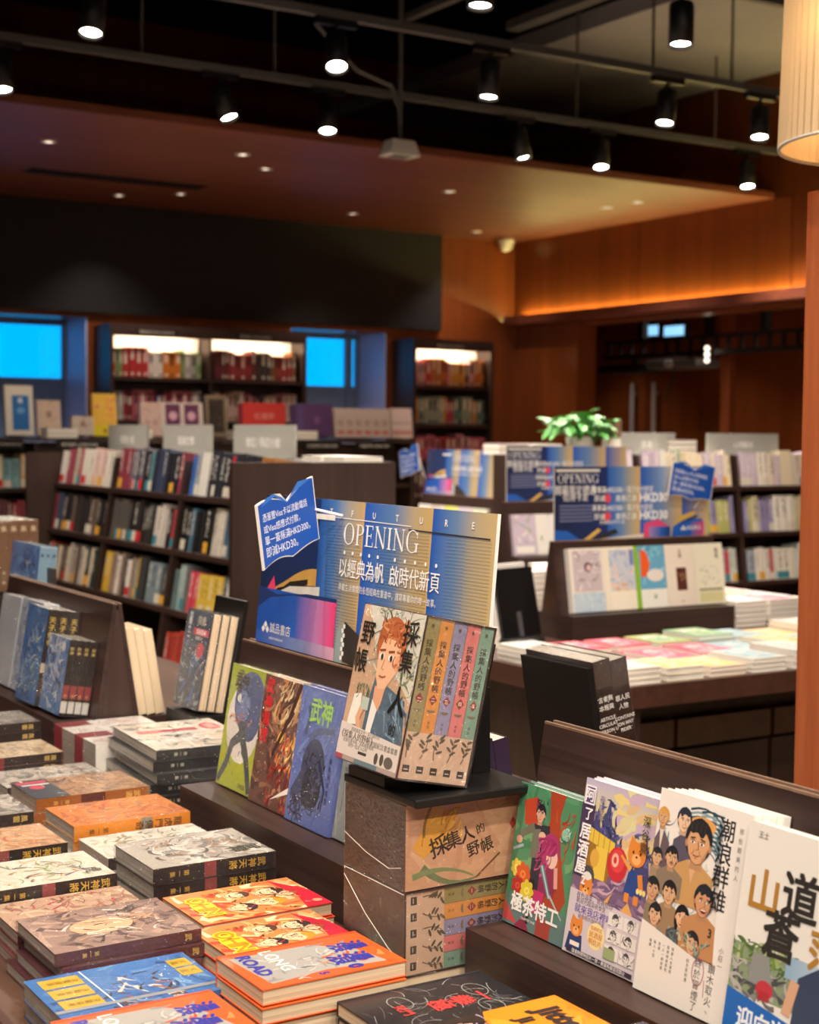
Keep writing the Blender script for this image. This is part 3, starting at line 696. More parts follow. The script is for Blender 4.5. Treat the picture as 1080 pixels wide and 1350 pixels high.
def cname(c):
    r, g, b = [int(c[i:i + 2], 16) for i in (0, 2, 4)]
    mx, mn = max(r, g, b), min(r, g, b); sat = (mx - mn) / max(1, mx)
    if sat < .18: return 'white' if mx > 205 else ('grey' if mx > 90 else 'black')
    if mx < 70: return 'dark'
    import colorsys
    h = colorsys.rgb_to_hsv(r / 255, g / 255, b / 255)[0] * 360
    if sat < .34 and mx > 190: return 'cream' if 15 < h < 75 else ('pale blue' if 170 < h < 270 else 'pale pink')
    for lim, nm in ((14, 'red'), (42, 'brown' if mx < 150 else 'orange'), (70, 'yellow'), (165, 'green'), (200, 'teal'), (255, 'blue'), (290, 'purple'), (345, 'pink'), (361, 'red')):
        if h < lim: return nm
STUFF = []
def book_row(M, x0, x1, pal, where, seed, hmin=.17, hmax=.215, tmin=.024, tmax=.056, depth=.14, group=None, fill=.97, stuff=False):
    """upright books along local x of frame M (front at local y=0, shelf at z=0)"""
    rn = random.Random(seed); x = x0; k = 0; runs = 0; c = None; h = hmin; tt = .02
    while True:
        if runs <= 0:
            c = rn.choice(pal); runs = rn.choice((1, 1, 1, 2, 3)); h = rn.uniform(hmin, hmax); tt = rn.uniform(tmin, tmax)
        runs -= 1
        if x + tt > x1 or x > x0 + (x1 - x0) * fill: break
        Mb = M @ Matrix.Translation((x, rn.uniform(0, .008), 0)) @ Matrix.Diagonal((tt * .96, depth, h, 1))
        if stuff: STUFF.append((Mb, c)); x += tt; k += 1; continue
        o = bpy.data.objects.new('shelf_book', FARBOOK); COL.objects.link(o); o.matrix_world = Mb
        o.color = (*hx(c), 1)
        tag(o, f'{cname(c)} book, {ORD[min(k, 58)]} from left {where}', 'book', group or 'books on the shelves')
        x += tt; k += 1
    return k

def bookcase(label, M, L, H, D, bays, shelf_z, y_at, name='bookcase', top=True, group=None):
    """local x length, front faces -y; y_at(z) is the front edge of the shelves"""
    t = empty(name, label, 'bookcase', matrix=M, group=group)
    sh = .026
    for x0 in (0, L - .03): ob('side_panel', MB().box((x0, 0, 0), (x0 + .03, D, H)).me('side_panel', 'wood_dark_z'), t)
    back = max(y_at(z) for z in (0, H)) + .2
    ob('back_panel', MB().box((.03, min(back, D - .02), .0), (L - .03, min(back, D - .02) + .015, H - .01)).me('back_panel', 'wood_dark_z'), t)
    if D - back > .1: ob('rear_body', MB().box((.03, min(back, D - .02) + .015, 0), (L - .03, D - .005, H - .01)).me('rear_body', 'wood_dark_z'), t)
    for z in shelf_z: ob('shelf', MB().box((.03, y_at(z), z - sh), (L - .03, min(back, D - .02), z)).me('shelf', 'wood_dark_x'), t)
    for i in range(1, bays):
        x = L * i / bays
        ob('divider', MB().hexa([(x - .012, y_at(0) + .004, 0), (x + .012, y_at(0) + .004, 0), (x + .012, back, 0), (x - .012, back, 0),
                                 (x - .012, y_at(H) + .004, H - .012), (x + .012, y_at(H) + .004, H - .012), (x + .012, back, H - .012), (x - .012, back, H - .012)]).me('divider', 'wood_dark_z'), t)
    if top: ob('top_panel', MB().box((0, 0, H), (L, D, H + .02)).me('top_panel', 'wood_dark_x'), t)
    return t

# left low bookcase, shelves facing the foreground table
LY0, LY1, LX0 = 5.61, 8.27, 2.67
tl = math.tan(math.radians(9.3))
yat = lambda z: 2.858 - LX0 + (z - 1.41) * tl
ML = rotz((LX0, LY1, 0), R90); LL = LY1 - LY0
SZ = [.40, .69, .955, 1.208]
tb = bookcase('low dark bookcase with slanted shelves and grey signs on top', ML, LL, 1.375, .78, 3, SZ, yat, top=False)
boxo('top_panel', (.03, yat(1.375) + .22, 1.365), (LL - .03, .78, 1.375), 'wood_dark_x', tb)
PAL_A = ['d9b9ae', 'c98f8f', 'b8c0a8', 'd8d0c4', 'a04858', 'b06868', 'e0d8d0', '98a8b0']
PAL_B = ['4a4f66', '2c3040', '8a3a48', 'd0ccc4', '5a8a90', '38405a', '6a6470', '24242c', 'b8b4b0']
PAL_C = ['3a6ab0', '2c4a78', 'd8d4cc', 'c03048', '9aa0a8', '2a2c34', '6080a0', 'b87838', '40465a']
PAL_D = ['2a2624', '3a3230', '5a4a44', '30384a', '8a3038', '6a5a50', '404a60']
PAL_E = ['2a2624', 'c8c0b8', '8a3038', 'd8d0c8', '508080', '30302e', 'b04048', '5a5550']
PAL_F = ['181818', '20201f', '262626', '1c1c20', '4a6a80', 'c8c0b4']
PAL_G = ['a09488', '5a4a40', 'd8c8b0', '303830', 'c08a68', 'b8b0a8', 'c04838']
PAL_H = ['e0d8d0', 'd0a838', '2a2a2a', '788890', 'b83848', '404040', '988070']
PAL_I = ['90a8a8', '607878', 'c84858', 'd8d8d0', '3a3a3a', '6a6a6a', 'd8b848']
pals = [[PAL_A, PAL_B, PAL_C], [PAL_D, PAL_E, PAL_F], [PAL_G, PAL_H, PAL_I], [PAL_E, PAL_C, ['a83a30', 'c89868', 'b84a38']]]
bay = ['far', 'middle', 'near']; rown = ['top', 'second', 'third', 'bottom']
for r in range(4):
    z = SZ[3 - r]
    for b in range(3):
        if r == 3 and b < 2: continue
        M = ML @ Matrix.Translation((0, yat(z) + .014, z)) @ Matrix.Rotation(-math.radians(9.3), 4, 'X')
        x0 = .04 + b * LL / 3 if b else .045; x1 = (b + 1) * LL / 3 - .016
        book_row(M, x0 + .01, x1, pals[r][b], f'on {rown[r]} shelf, {bay[b]} bay, low left bookcase', 10 * r + b, group='books in the low left bookcase', hmin=.18, hmax=.213)

# back row of bookcases parallel to the windows
Y1R = 9.2
MR1 = rotz((1.2, Y1R, 0), 0); LR1 = 4.62
bookcase('long low bookcase in front of the windows with books standing on top', MR1, LR1, 1.43, .5, 5, [.3, .58, .86, 1.14], lambda z: .02, top=True)
for i, px in enumerate((-5, 75, 400, 470)):
    p = PY(px, 578, Y1R - .012)
    w_ = .17 if px < 0 else .3
    pl = tag(ob('shelf_label', MB().box((0, 0, 0), (w_, .006, .05)).me('shelf_label', 'black_plastic'), loc=(p.x, Y1R - .008, 1.385)), ['black shelf label at the far left edge', 'black shelf label above the left bookcase corner', 'black shelf label left of centre under the purple box', 'black shelf label left of the small far poster'][i], 'label', 'shelf labels of the back row')
    a_ = Art(w_ * .9, .03, '16130f'); a_.text(['文學小說', '華文創作', '人文社科', '外國文學'][i] + ' LITERATURE', .5, a_.A / 2, .09, 'e8e4dc')
    ob('label_lettering', a_.mesh('label_lettering', 'print_matte'), pl, (w_ * .05, -.0008, .01), (math.pi / 2, 0, 0))
PAL_J = ['e0d0b0', 'd86858', 'c8c890', '7aa8b0', 'e8dcc8', 'c0a070']
for r, z in enumerate((1.14, .86)):
    book_row(MR1 @ Matrix.Translation((0, .02, z)), 1.5, LR1 / 5 * 2 - .02, PAL_J if r == 0 else ['b8a898', '9a4048', 'd0c8c0', '704048'], f'on {rown[r]} shelf of the back row, left end', 200 + r, group='books in the back row')

# wall bookcases between the windows
MB1 = rotz((4.06, YB - .34, 0), 0)
def wall_case(label, x0, x1, bays, pals, nm, seed):
    M = rotz((x0, YB - .34, 0), 0); L = x1 - x0
    sz = [.65, .96, 1.27, 1.58, 1.9]
    t = bookcase(label, M, L, 2.27, .335, bays, sz, lambda z: .02)
    ob('header_board', MB().box((.03, .0, 2.2), (L - .03, .02, 2.27)).me('header_board', 'wood_dark_x'), t)
    for b in range(bays):
        ob('led_strip', MB().box((L * b / bays + .08, .06, 2.24), (L * (b + 1) / bays - .08, .09, 2.25)).me('led_strip', 'led_white'), t)
        ob('light_panel', MB().box((L * b / bays + .035, .222 - .006, 1.93), (L * (b + 1) / bays - .02, .222 - .002, 2.24)).me('light_panel', 'paper_white'), t)
        a_ = Art(.34, .035, '1a1210'); a_.text('藝術設計 ART & DESIGN', .5, a_.A / 2, .075, 'cfc8bc')
        ob('shelf_sign', a_.mesh('shelf_sign', 'print_matte'), t, (L * b / bays + .2, -.001, 2.218), (math.pi / 2, 0, 0))
        for r in range(4):
            z = sz[4 - r]
            book_row(M @ Matrix.Translation((0, .06, z)), L * b / bays + .045, L * (b + 1) / bays - .03, pals[b][r], '', seed + b * 10 + r, .19, .235, .022, .055, fill=.95, stuff=True)
PW1 = [['e0802a', 'f0e8e0', 'd8c040', 'b8b0a8', 'c83838', 'f0e4d8', '80a060'], ['a83040', '404a80', 'd07080', 'c8c0b8', '983038', 'e0a060'], ['a04858', '784048', 'c8b0a8', '503038'], ['604048', '805058', '403038']]
PW2 = [['8a5a30', 'a03838', 'c0a080', '4a3a38', '703030'], ['b06878', 'a83038', 'd0b0a0', '403840'], ['503038', '302428', '784040'], ['604048', '805058', '403038']]
PW3 = [['d85868', 'c87838', 'c83040', 'e0b0b0', '403830', 'e0a040'], ['98a090', 'b84050', '608078', 'd8c0b8', 'd09040'], ['d86880', 'e0d0cc', 'b03848', 'c88898'], ['604048', '805058', 'a04038']]
wall_case('wall bookcase with two lit bays between the windows', 4.08, 5.72, 2, [PW1, PW2], ['left bay of wall bookcase', 'right bay of wall bookcase'], 300)
wall_case('narrow lit wall bookcase right of the second window', 6.72, 7.53, 1, [PW3], ['narrow wall bookcase'], 340)

def join_books(name, label):
    vs, fs, cs = [], [], []; rn = random.Random(4)
    bv = [v.co.copy() for v in FARBOOK.vertices]; bf = [(tuple(q.vertices), q.material_index) for q in FARBOOK.polygons]
    for M, c in STUFF:
        n = len(vs); vs += [tuple(M @ v) for v in bv]; col = hx(c)
        for q, mi in bf: fs.append(tuple(i + n for i in q)); cs.append(col if mi == 0 else hx('e8e0d0'))
        n = len(vs); t0 = rn.uniform(.45, .6); dk = hx(rn.choice(['f0e8d8', '2a2420', 'f0e8d8']))
        for z0, z1 in ((t0, .9), (.06, .16)):       # title and imprint printed on the spine
            n = len(vs); vs += [tuple(M @ Vector(v)) for v in ((.3, -.02, z0), (.7, -.02, z0), (.7, -.02, z1), (.3, -.02, z1))]; fs.append((n, n + 1, n + 2, n + 3)); cs.append(dk)
    me = bpy.data.meshes.new(name); me.from_pydata(vs, [], fs); me.update(); me.materials.append(MATS['print_matte'])
    ca = me.color_attributes.new('Col', 'FLOAT_COLOR', 'CORNER'); flat = []
    for p_, c in zip(me.polygons, cs): flat += [c[0], c[1], c[2], 1.0] * p_.loop_total
    ca.data.foreach_set('color', flat); tag(ob(name, me), label, 'books', kind='stuff')
join_books('wall_shelf_books', 'rows of small coloured books in the lit wall bookcases')
# right-hand bookcase
Y2R = 6.45; X2R = 4.95
MR2 = rotz((X2R, Y2R, 0), 0); LR2 = 2.3
tl2 = math.tan(math.radians(8)); yat2 = lambda z: .05 + (z - .3) * tl2
SZ2 = [.36, .64, .93, 1.205]
bookcase('low dark bookcase with pale books at right, behind the middle poster', MR2, LR2, 1.40, .55, 3, SZ2, yat2, top=False)
PR = [['e8e0d0', 'd8d4cc', 'e8d8b8', 'c8b8c8', 'b8c0a8', 'e0d0c0'], ['d8d4cc', 'c8c0a0', '9088b0', 'e8e4dc', 'b0b068'], ['c8d0c8', 'd8d4cc', 'c84850', 'a0a8b8', 'e0dcd0'], ['d8d4cc', 'a0a8b8']]
for r in range(3):
    z = SZ2[3 - r]
    for b in range(3):
        if r and b < 1: continue
        M = MR2 @ Matrix.Translation((0, yat2(z) + .012, z)) @ Matrix.Rotation(-math.radians(8), 4, 'X')
        book_row(M, b * LR2 / 3 + .045, (b + 1) * LR2 / 3 - .02, PR[r], f'on {rown[r]} shelf, {ORD[b]} bay, right bookcase', 400 + r * 10 + b, .18, .22, .028, .064, group='books in the right bookcase')

# ---- grey header signs standing on the bookcases
def sign_plate(px0, py0, px1, py1, plane, txt, label, ax, zb):
    a, b = (PX(px0, py0, plane), PX(px1, py1, plane)) if ax == 'x' else (PY(px0, py0, plane), PY(px1, py1, plane))
    z0, z1 = zb, a.z
    w = abs(b.y - a.y) if ax == 'x' else abs(b.x - a.x)
    M = basis((0, -1, 0), (0, 0, 1), (-1, 0, 0), (plane, max(a.y, b.y), z0)) if ax == 'x' else basis((1, 0, 0), (0, 0, 1), (0, -1, 0), (a.x, plane, z0))
    t = empty('sign_plate', label, 'sign', matrix=M, group='grey signs on the bookcases')
    h = z1 - z0
    ob('plate', MB().box((0, 0, -.012), (w, h, 0)).me('plate', 'grey_plate'), t)
    ob('plate_foot', MB().box((.03, 0, -.06), (w - .03, .008, .03)).me('plate_foot', 'grey_plate'), t)
    ar = Art(w * .8, h * .4, 'a3a39c'); ar.text(txt, .5, ar.A / 2, min(ar.A * .8, .9 / max(4, len(txt))), 'f4f2ec', .02)
    ob('sign_lettering', ar.mesh('sign_lettering', 'print_matte'), t, (w * .1, h * .28, .0005))
LT = 3.16
sign_plate(143, 560, 194, 601, LT, '推理小說', 'leftmost grey sign plate on the low left bookcase', 'x', 1.376)
sign_plate(215, 560, 278, 600, LT, '歐美文學', 'middle grey sign plate on the low left bookcase', 'x', 1.376)
sign_plate(308, 560, 388, 602, LT, '奇幻／科幻小說', 'widest grey sign plate on the low left bookcase', 'x', 1.376)
sign_plate(815, 570, 890, 592, Y2R + .3, '生活', 'left grey sign plate on the right bookcase', 'y', 1.391)
sign_plate(933, 571, 1026, 594, Y2R + .3, '心理勵志', 'right grey sign plate on the right bookcase', 'y', 1.391)

# ------------------------------------------------------------------ books with covers
_cache = {}
def cover_mesh(W, H, T, bind, pages, soft=True):
    key = (round(W, 4), round(H, 4), round(T, 4), bind, pages)
    if key not in _cache:
        tb = .0012 if soft else .0025
        c = MB().box((0, 0, 0), (W, H, tb)).box((0, 0, T - tb), (W, H, T))
        if bind == 'R': c.box((W - tb, 0, tb), (W, H, T - tb))
        else: c.box((0, 0, tb), (tb, H, T - tb))
        g = .0015 if soft else .003
        p = MB().box((g if bind == 'R' else tb, g, tb), (W - tb if bind == 'R' else W - g, H - g, T - tb))
        w = MB(); e = .0009
        w.box((-e, -e, -.0002), (W + e, H + e, T + e))
        rn = random.Random(int(W * 1e4 + H * 1e3)); k = len(w.v)
        for (x, y) in ((0, 0), (W, 0), (W, H), (0, H)):      # crimped corners of the film
            for q in range(3):
                n = len(w.v); sx, sy = (-1 if x == 0 else 1), (-1 if y == 0 else 1)
                w.v += [(x + sx * e, y - sy * .012 * rn.random(), T * (.3 + .3 * q)), (x - sx * .01 * rn.random(), y + sy * e, T * (.1 + .3 * q)), (x + sx * .007 * rn.random(), y + sy * .007 * rn.random(), T * (.2 + .35 * q))]
                w.f.append((n, n + 1, n + 2))
        for q in range(46):                                   # crinkles where the film is sealed along the edges
            s_ = rn.random(); n = len(w.v); l = .004 + .008 * rn.random(); dz = .0025 * rn.random()
            if q % 2: x, y, ux, uy = (W + e if q % 4 == 1 else -e), s_ * (H - l), 0, 1
            else: x, y, ux, uy = s_ * (W - l), (-e if q % 4 == 0 else H + e), 1, 0
            w.v += [(x, y, T - .003 * rn.random()), (x + ux * l, y + uy * l, T - .002 * rn.random()), (x + ux * l * .5 + (1 - ux) * .002 * rn.uniform(-1, 1), y + uy * l * .5 + (1 - uy) * .002 * rn.uniform(-1, 1), T + dz)]
            w.f.append((n, n + 1, n + 2))
        _cache[key] = (c.me('cover', 'cover_board'), p.me('page_block', pages), w.me('shrink_wrap', 'shrink_wrap'))
    return _cache[key]
def book(label, M, W, H, T, cover='e8e0d0', front=None, spine=None, bind='R', pages='pages_white', wrap=False, name='comic_book', cat='comic book', group=None, soft=True):
    t = empty(name, label, cat, matrix=M, group=group)
    c, p, w = cover_mesh(W, H, T, bind, pages, soft)
    ob('cover', c, t, color=cover); ob('page_block', p, t)
    if front: ob('cover_print', front, t, (0, 0, T + .0002))
    if spine: o = ob('spine_print', spine, t); o.matrix_local = basis((0, 0, -1), (0, 1, 0), (1, 0, 0), (W + .0002, 0, T)) if bind == 'R' else basis((0, 0, 1), (0, 1, 0), (-1, 0, 0), (-.0002, 0, 0))
    if wrap: ob('shrink_wrap', w, t)
    return t
def lying(x0, y0, z, lx, ly, yaw=0.0):
    """frame of a book lying face up: height runs along +X, width runs towards -Y"""
    M = basis((0, -1, 0), (1, 0, 0), (0, 0, 1), (x0, y0 + ly, z))
    if yaw:
        c = Vector((x0 + lx / 2, y0 + ly / 2, 0)); M = Matrix.Translation(c) @ Matrix.Rotation(yaw, 4, 'Z') @ Matrix.Translation(-c) @ M
    return M
def leaning(y_left, tilt=9.3, xb=1.196, zb=TZ + .09):
    """frame of a book leaning on a stand and facing -X; y_left is its left edge seen from the front"""
    a = math.radians(tilt)
    return basis((0, -1, 0), (math.sin(a), 0, math.cos(a)), (-math.cos(a), 0, math.sin(a)), (xb, y_left, zb + .0005))
LEVEL = ['top', 'second', 'third', 'fourth', 'fifth', 'sixth', 'seventh', 'eighth', 'ninth']
def stack(desc, where, x0, y0, lx, ly, n, t, cover, front, spine=None, bind='R', pages='pages_white', wrap=True, z=TZ, jit=.004, seed=0, yaw=0.0, gap=.0016, covers=None, **kw):
    rn = random.Random(seed + int(x0 * 1000)); zz = z + .0005
    for i in range(n):
        lv = LEVEL[n - 1 - i]; top = i == n - 1
        dx, dy = (0, 0) if top else (rn.uniform(-jit, jit), rn.uniform(-jit, jit))
        cv = cover if not covers else covers[i % len(covers)]
        book(f'{desc}, {lv} of the pile {where}', lying(x0 + dx, y0 + dy, zz, lx, ly, yaw + (0 if top else rn.uniform(-.012, .012))), ly, lx, t, cv, front if top else None, spine, bind, pages, wrap, group='comics lying in piles on the foreground table', **kw)
        zz += t + gap
    return zz

# ---- cover prints
def art_green(w, h):          # acrobat on lime green
    a = Art(w, h, 'b9c431'); A = a.A
    a.poly([(0, A), (1, A), (1, A * .75), (.6, A * .9), (.2, A * .8), (0, A * .6)], 'a7b82c')
    a.ell(.52, A * .55, .46, .52, 'e9e4da'); a.ell(.62, A * .72, .42, .4, '5f6f9a'); a.ell(.7, A * .68, .3, .42, '4f5f88')
    a.ell(.45, A * .68, .2, .2, '7585ae'); a.ell(.32, A * .73, .05, .07, 'e9e4da'); a.paint(['4a5a84', '6c7cab', '3c4868'], 26, 3, (.2, A * .6, .95, A * .86), .05, .2, .03)
    a.paint(['c8743a', 'e0a060', '8a4a28'], 18, 4, (.12, A * .53, .75, A * .6), .05, .18, .03, .2)
    a.poly([(.42, A * .56), (.62, A * .56), (.66, A * .44), (.44, A * .42)], '5a5f60')
    a.stroke([(.5, A * .44), (.3, A * .36), (.2, A * .18), (.02, A * .03)], .15, '5a6062', .1); a.stroke([(.55, A * .44), (.72, A * .3), (.85, A * .14), (.93, A * .02)], .15, '4e5456', .1)
    a.paint(['8c9290', '33383a'], 18, 5, (.1, A * .1, .9, A * .42), .05, .16, .02, -1.0)
    a.vtext('武神', .28, A * .97, .17, '3a2c22', .04); a.text('武神', .34, A * .88, .2, '40301f', .05)
    a.text('決戰篇', .72, A * .05, .07, '5a5a20'); return a.mesh('cover_print')
def art_fire(w, h):           # red calligraphy over fire
    a = Art(w, h, '6d4438'); A = a.A
    a.paint(['8a5a48', '5a332c', '9c6b50', '4a2620', 'b98a62'], 70, 11, (0, 0, 1, None), .1, .4, .1)
    a.paint(['d9b070', 'e8cf98', 'c78a48'], 30, 12, (.35, A * .55, 1, A), .1, .35, .06, 1.1)
    a.paint(['e07a28', 'f0a83c', 'c8402a', 'f6cf60'], 34, 13, (.5, A * .25, 1, A * .6), .06, .22, .05, 1.3)
    a.paint(['8a2028', '701c20', 'a83a30'], 36, 14, (.4, 0, 1, A * .35), .08, .25, .06, 1.2)
    a.stroke([(.95, A), (.75, A * .7), (.45, A * .4)], .09, '4a2f28', .05)
    a.poly([(.55, A * .07), (1, A * .22), (1, A * .17)], 'e9e0d2')
    a.vtext('武神海虎', .17, A * .98, .2, 'd0202c', .05, 1.0); return a.mesh('cover_print')
def art_blue(w, h):           # blue cover, falling figure
    a = Art(w, h, '5f74b8'); A = a.A
    a.paint(['6a80c4', '5468a8', '7088cc'], 40, 21, lo=.2, hi=.5, wd=.06, ang=1.3)
    a.stroke([(.3, A * .62), (.5, A * .7), (.85, A * .73)], .1, '55658f', .06); a.stroke([(.2, A * .65), (.28, A * .78), (.2, A * .86)], .08, '4c5a82', .05)
    a.ell(.48, A * .42, .26, .34, '3c4668'); a.ell(.5, A * .28, .22, .24, '262b3e')
    a.paint(['20263a', '3a4668', '161a28', '4a567c'], 70, 22, (.22, A * .1, .75, A * .55), .06, .22, .035)
    a.poly([(.05, A * .22), (.3, A * .45), (.25, A * .05)], '39456a'); a.paint(['1e2436', '2c3450'], 30, 23, (.05, 0, .4, A * .2), .05, .2, .03)
    a.stroke([(.6, A * .5), (.8, A * .3), (.78, A * .15)], .06, '2a3150', .02)
    a.text('武神', .5, A * .84, .3, '8fb85a', .05, 0, .85); a.text('武神', .505, A * .843, .3, '9cc765', .01, 0, .85)
    a.vtext('拳兵天將風雲', .86, A * .55, .07, '2a3358', .02, 1.25); a.text('一', .14, A * .5, .08, '2a3358'); return a.mesh('cover_print')
def art_grey(w, h):
    a = Art(w, h, '8b938f'); A = a.A
    a.paint(['7a827e', '9aa29d', '6a726e', 'a8aea8'], 60, 31, lo=.15, hi=.45, wd=.06, ang=1.2)
    a.ell(.6, A * .25, .3, .3, '3f9a86'); a.paint(['2f7a6a', '58b49c', 'd8d8c8', 'b87848'], 40, 32, (.25, 0, .95, A * .4), .06, .2, .05)
    a.ell(.35, A * .3, .14, .18, 'e0e4da'); a.paint(['2a2c2a', '45504a'], 14, 33, (.5, A * .5, .95, A * .9), .1, .25, .03)
    a.text('武神', .4, A * .85, .24, '2c322e', .05); return a.mesh('cover_print')
def art_agents(w, h):         # green and rust, two figures with roses
    a = Art(w, h, '4f8a63'); A = a.A
    a.paint(['5a966c', '468058', '6fa070', '3f7a58'], 30, 41, lo=.2, hi=.5, wd=.12)
    a.poly([(.1, A * .88), (.3, A * .93), (.42, A * .86), (.38, A * .7), (.15, A * .72)], 'b8442c')
    a.poly([(.5, A), (.75, A), (.7, A * .85), (.78, A * .6), (.95, A * .3), (.85, A * .18), (.2, A * .16), (.3, A * .35), (.45, A * .6), (.55, A * .8)], 'a6432a')
    a.paint(['b55030', '983a28'], 14, 42, (.5, A * .3, .85, A * .9), .1, .3, .06, 1.4)
    a.rect(0, 0, 1, A * .15, '5f7a78'); a.grad(0, A * .1, 1, A * .22, [(0, '5f7a78'), (1, '55836f')], False)
    a.poly([(0, A * .02), (0, A * .16), (.1, A * .1), (.25, A * .02)], 'c04a4a'); a.rect(.55, 0, .78, A * .13, 'a04438'); a.poly([(.2, 0), (.34, A * .1), (.45, 0)], '8a3048')
    # tall figure in a dark coat
    a.poly([(.3, A * .74), (.56, A * .76), (.62, A * .5), (.55, A * .3), (.36, A * .3), (.34, A * .5)], '2b2f3c')
    a.poly([(.3, A * .7), (.42, A * .72), (.44, A * .52), (.3, A * .5)], '6f7160'); a.stroke([(.32, A * .72), (.16, A * .66), (.08, A * .6)], .09, '6a6d5c', .06)
    a.ell(.1, A * .6, .05, .04, 'dba68c'); a.stroke([(.02, A * .52), (.18, A * .57)], .03, '9fb4b8'); a.ell(.46, A * .67, .06, .05, 'e0b49a')
    a.head(.39, A * .82, .075, 'd9a88c', '1e1f28', 1); a.paint(['1a1c26', '3b3f50'], 16, 43, (.3, A * .84, .5, A * .92), .03, .1, .02)
    a.stroke([(.4, A * .36), (.4, A * .05)], .08, '1d1d26', .04)
    # second figure with magenta hair
    a.poly([(.5, A * .62), (.72, A * .6), (.76, A * .3), (.5, A * .28)], '8a2f52'); a.ell(.62, A * .6, .15, .17, 'a8356a'); a.ell(.66, A * .55, .09, .1, 'e6bfae'); a.ell(.6, A * .62, .13, .09, '9c2c60')
    a.paint(['b8407a', '8a2858', 'c2558a'], 26, 44, (.4, A * .4, .7, A * .66), .06, .2, .035, 1.1)
    a.poly([(.46, A * .3), (.62, A * .3), (.58, A * .14), (.44, A * .14)], 'c0306a')
    a.stroke([(.52, A * .48), (.7, A * .28)], .07, '5d8088', .05); a.stroke([(.52, A * .48), (.7, A * .28)], .02, 'b8d0d0'); a.stroke([(.7, A * .3), (.93, A * .17)], .03, 'a8b8b4', .015)
    a.stroke([(.74, A * .5), (.78, A * .36)], .06, 'd99c90')
    for x, y, r, c, d in ((.12, .40, .09, 'e0c84a', 'f0e080'), (.24, .37, .12, 'd05a2c', 'e8873c'), (.18, .28, .1, 'b0302c', 'd05048'), (.34, .27, .11, 'd8c43c', 'f0e268')): a.flower(x, A * y, r, c, d)
    a.ell(.83, A * .74, .07, .06, '86b8a0'); a.paint(['3f7060', 'b0d4c0'], 12, 45, (.75, A * .68, .9, A * .78), .03, .08, .02); a.paint(['c04a3c'], 6, 46, (.8, A * .5, .97, A * .9), .08, .2, .03, 1.2)
    a.text('極茶特工', .5, A * .17, .2, 'f2eeea', .06, 0, .98); a.text('CHAPTER ONE', .42, A * .075, .035, 'd8d8d0'); return a.mesh('cover_print')
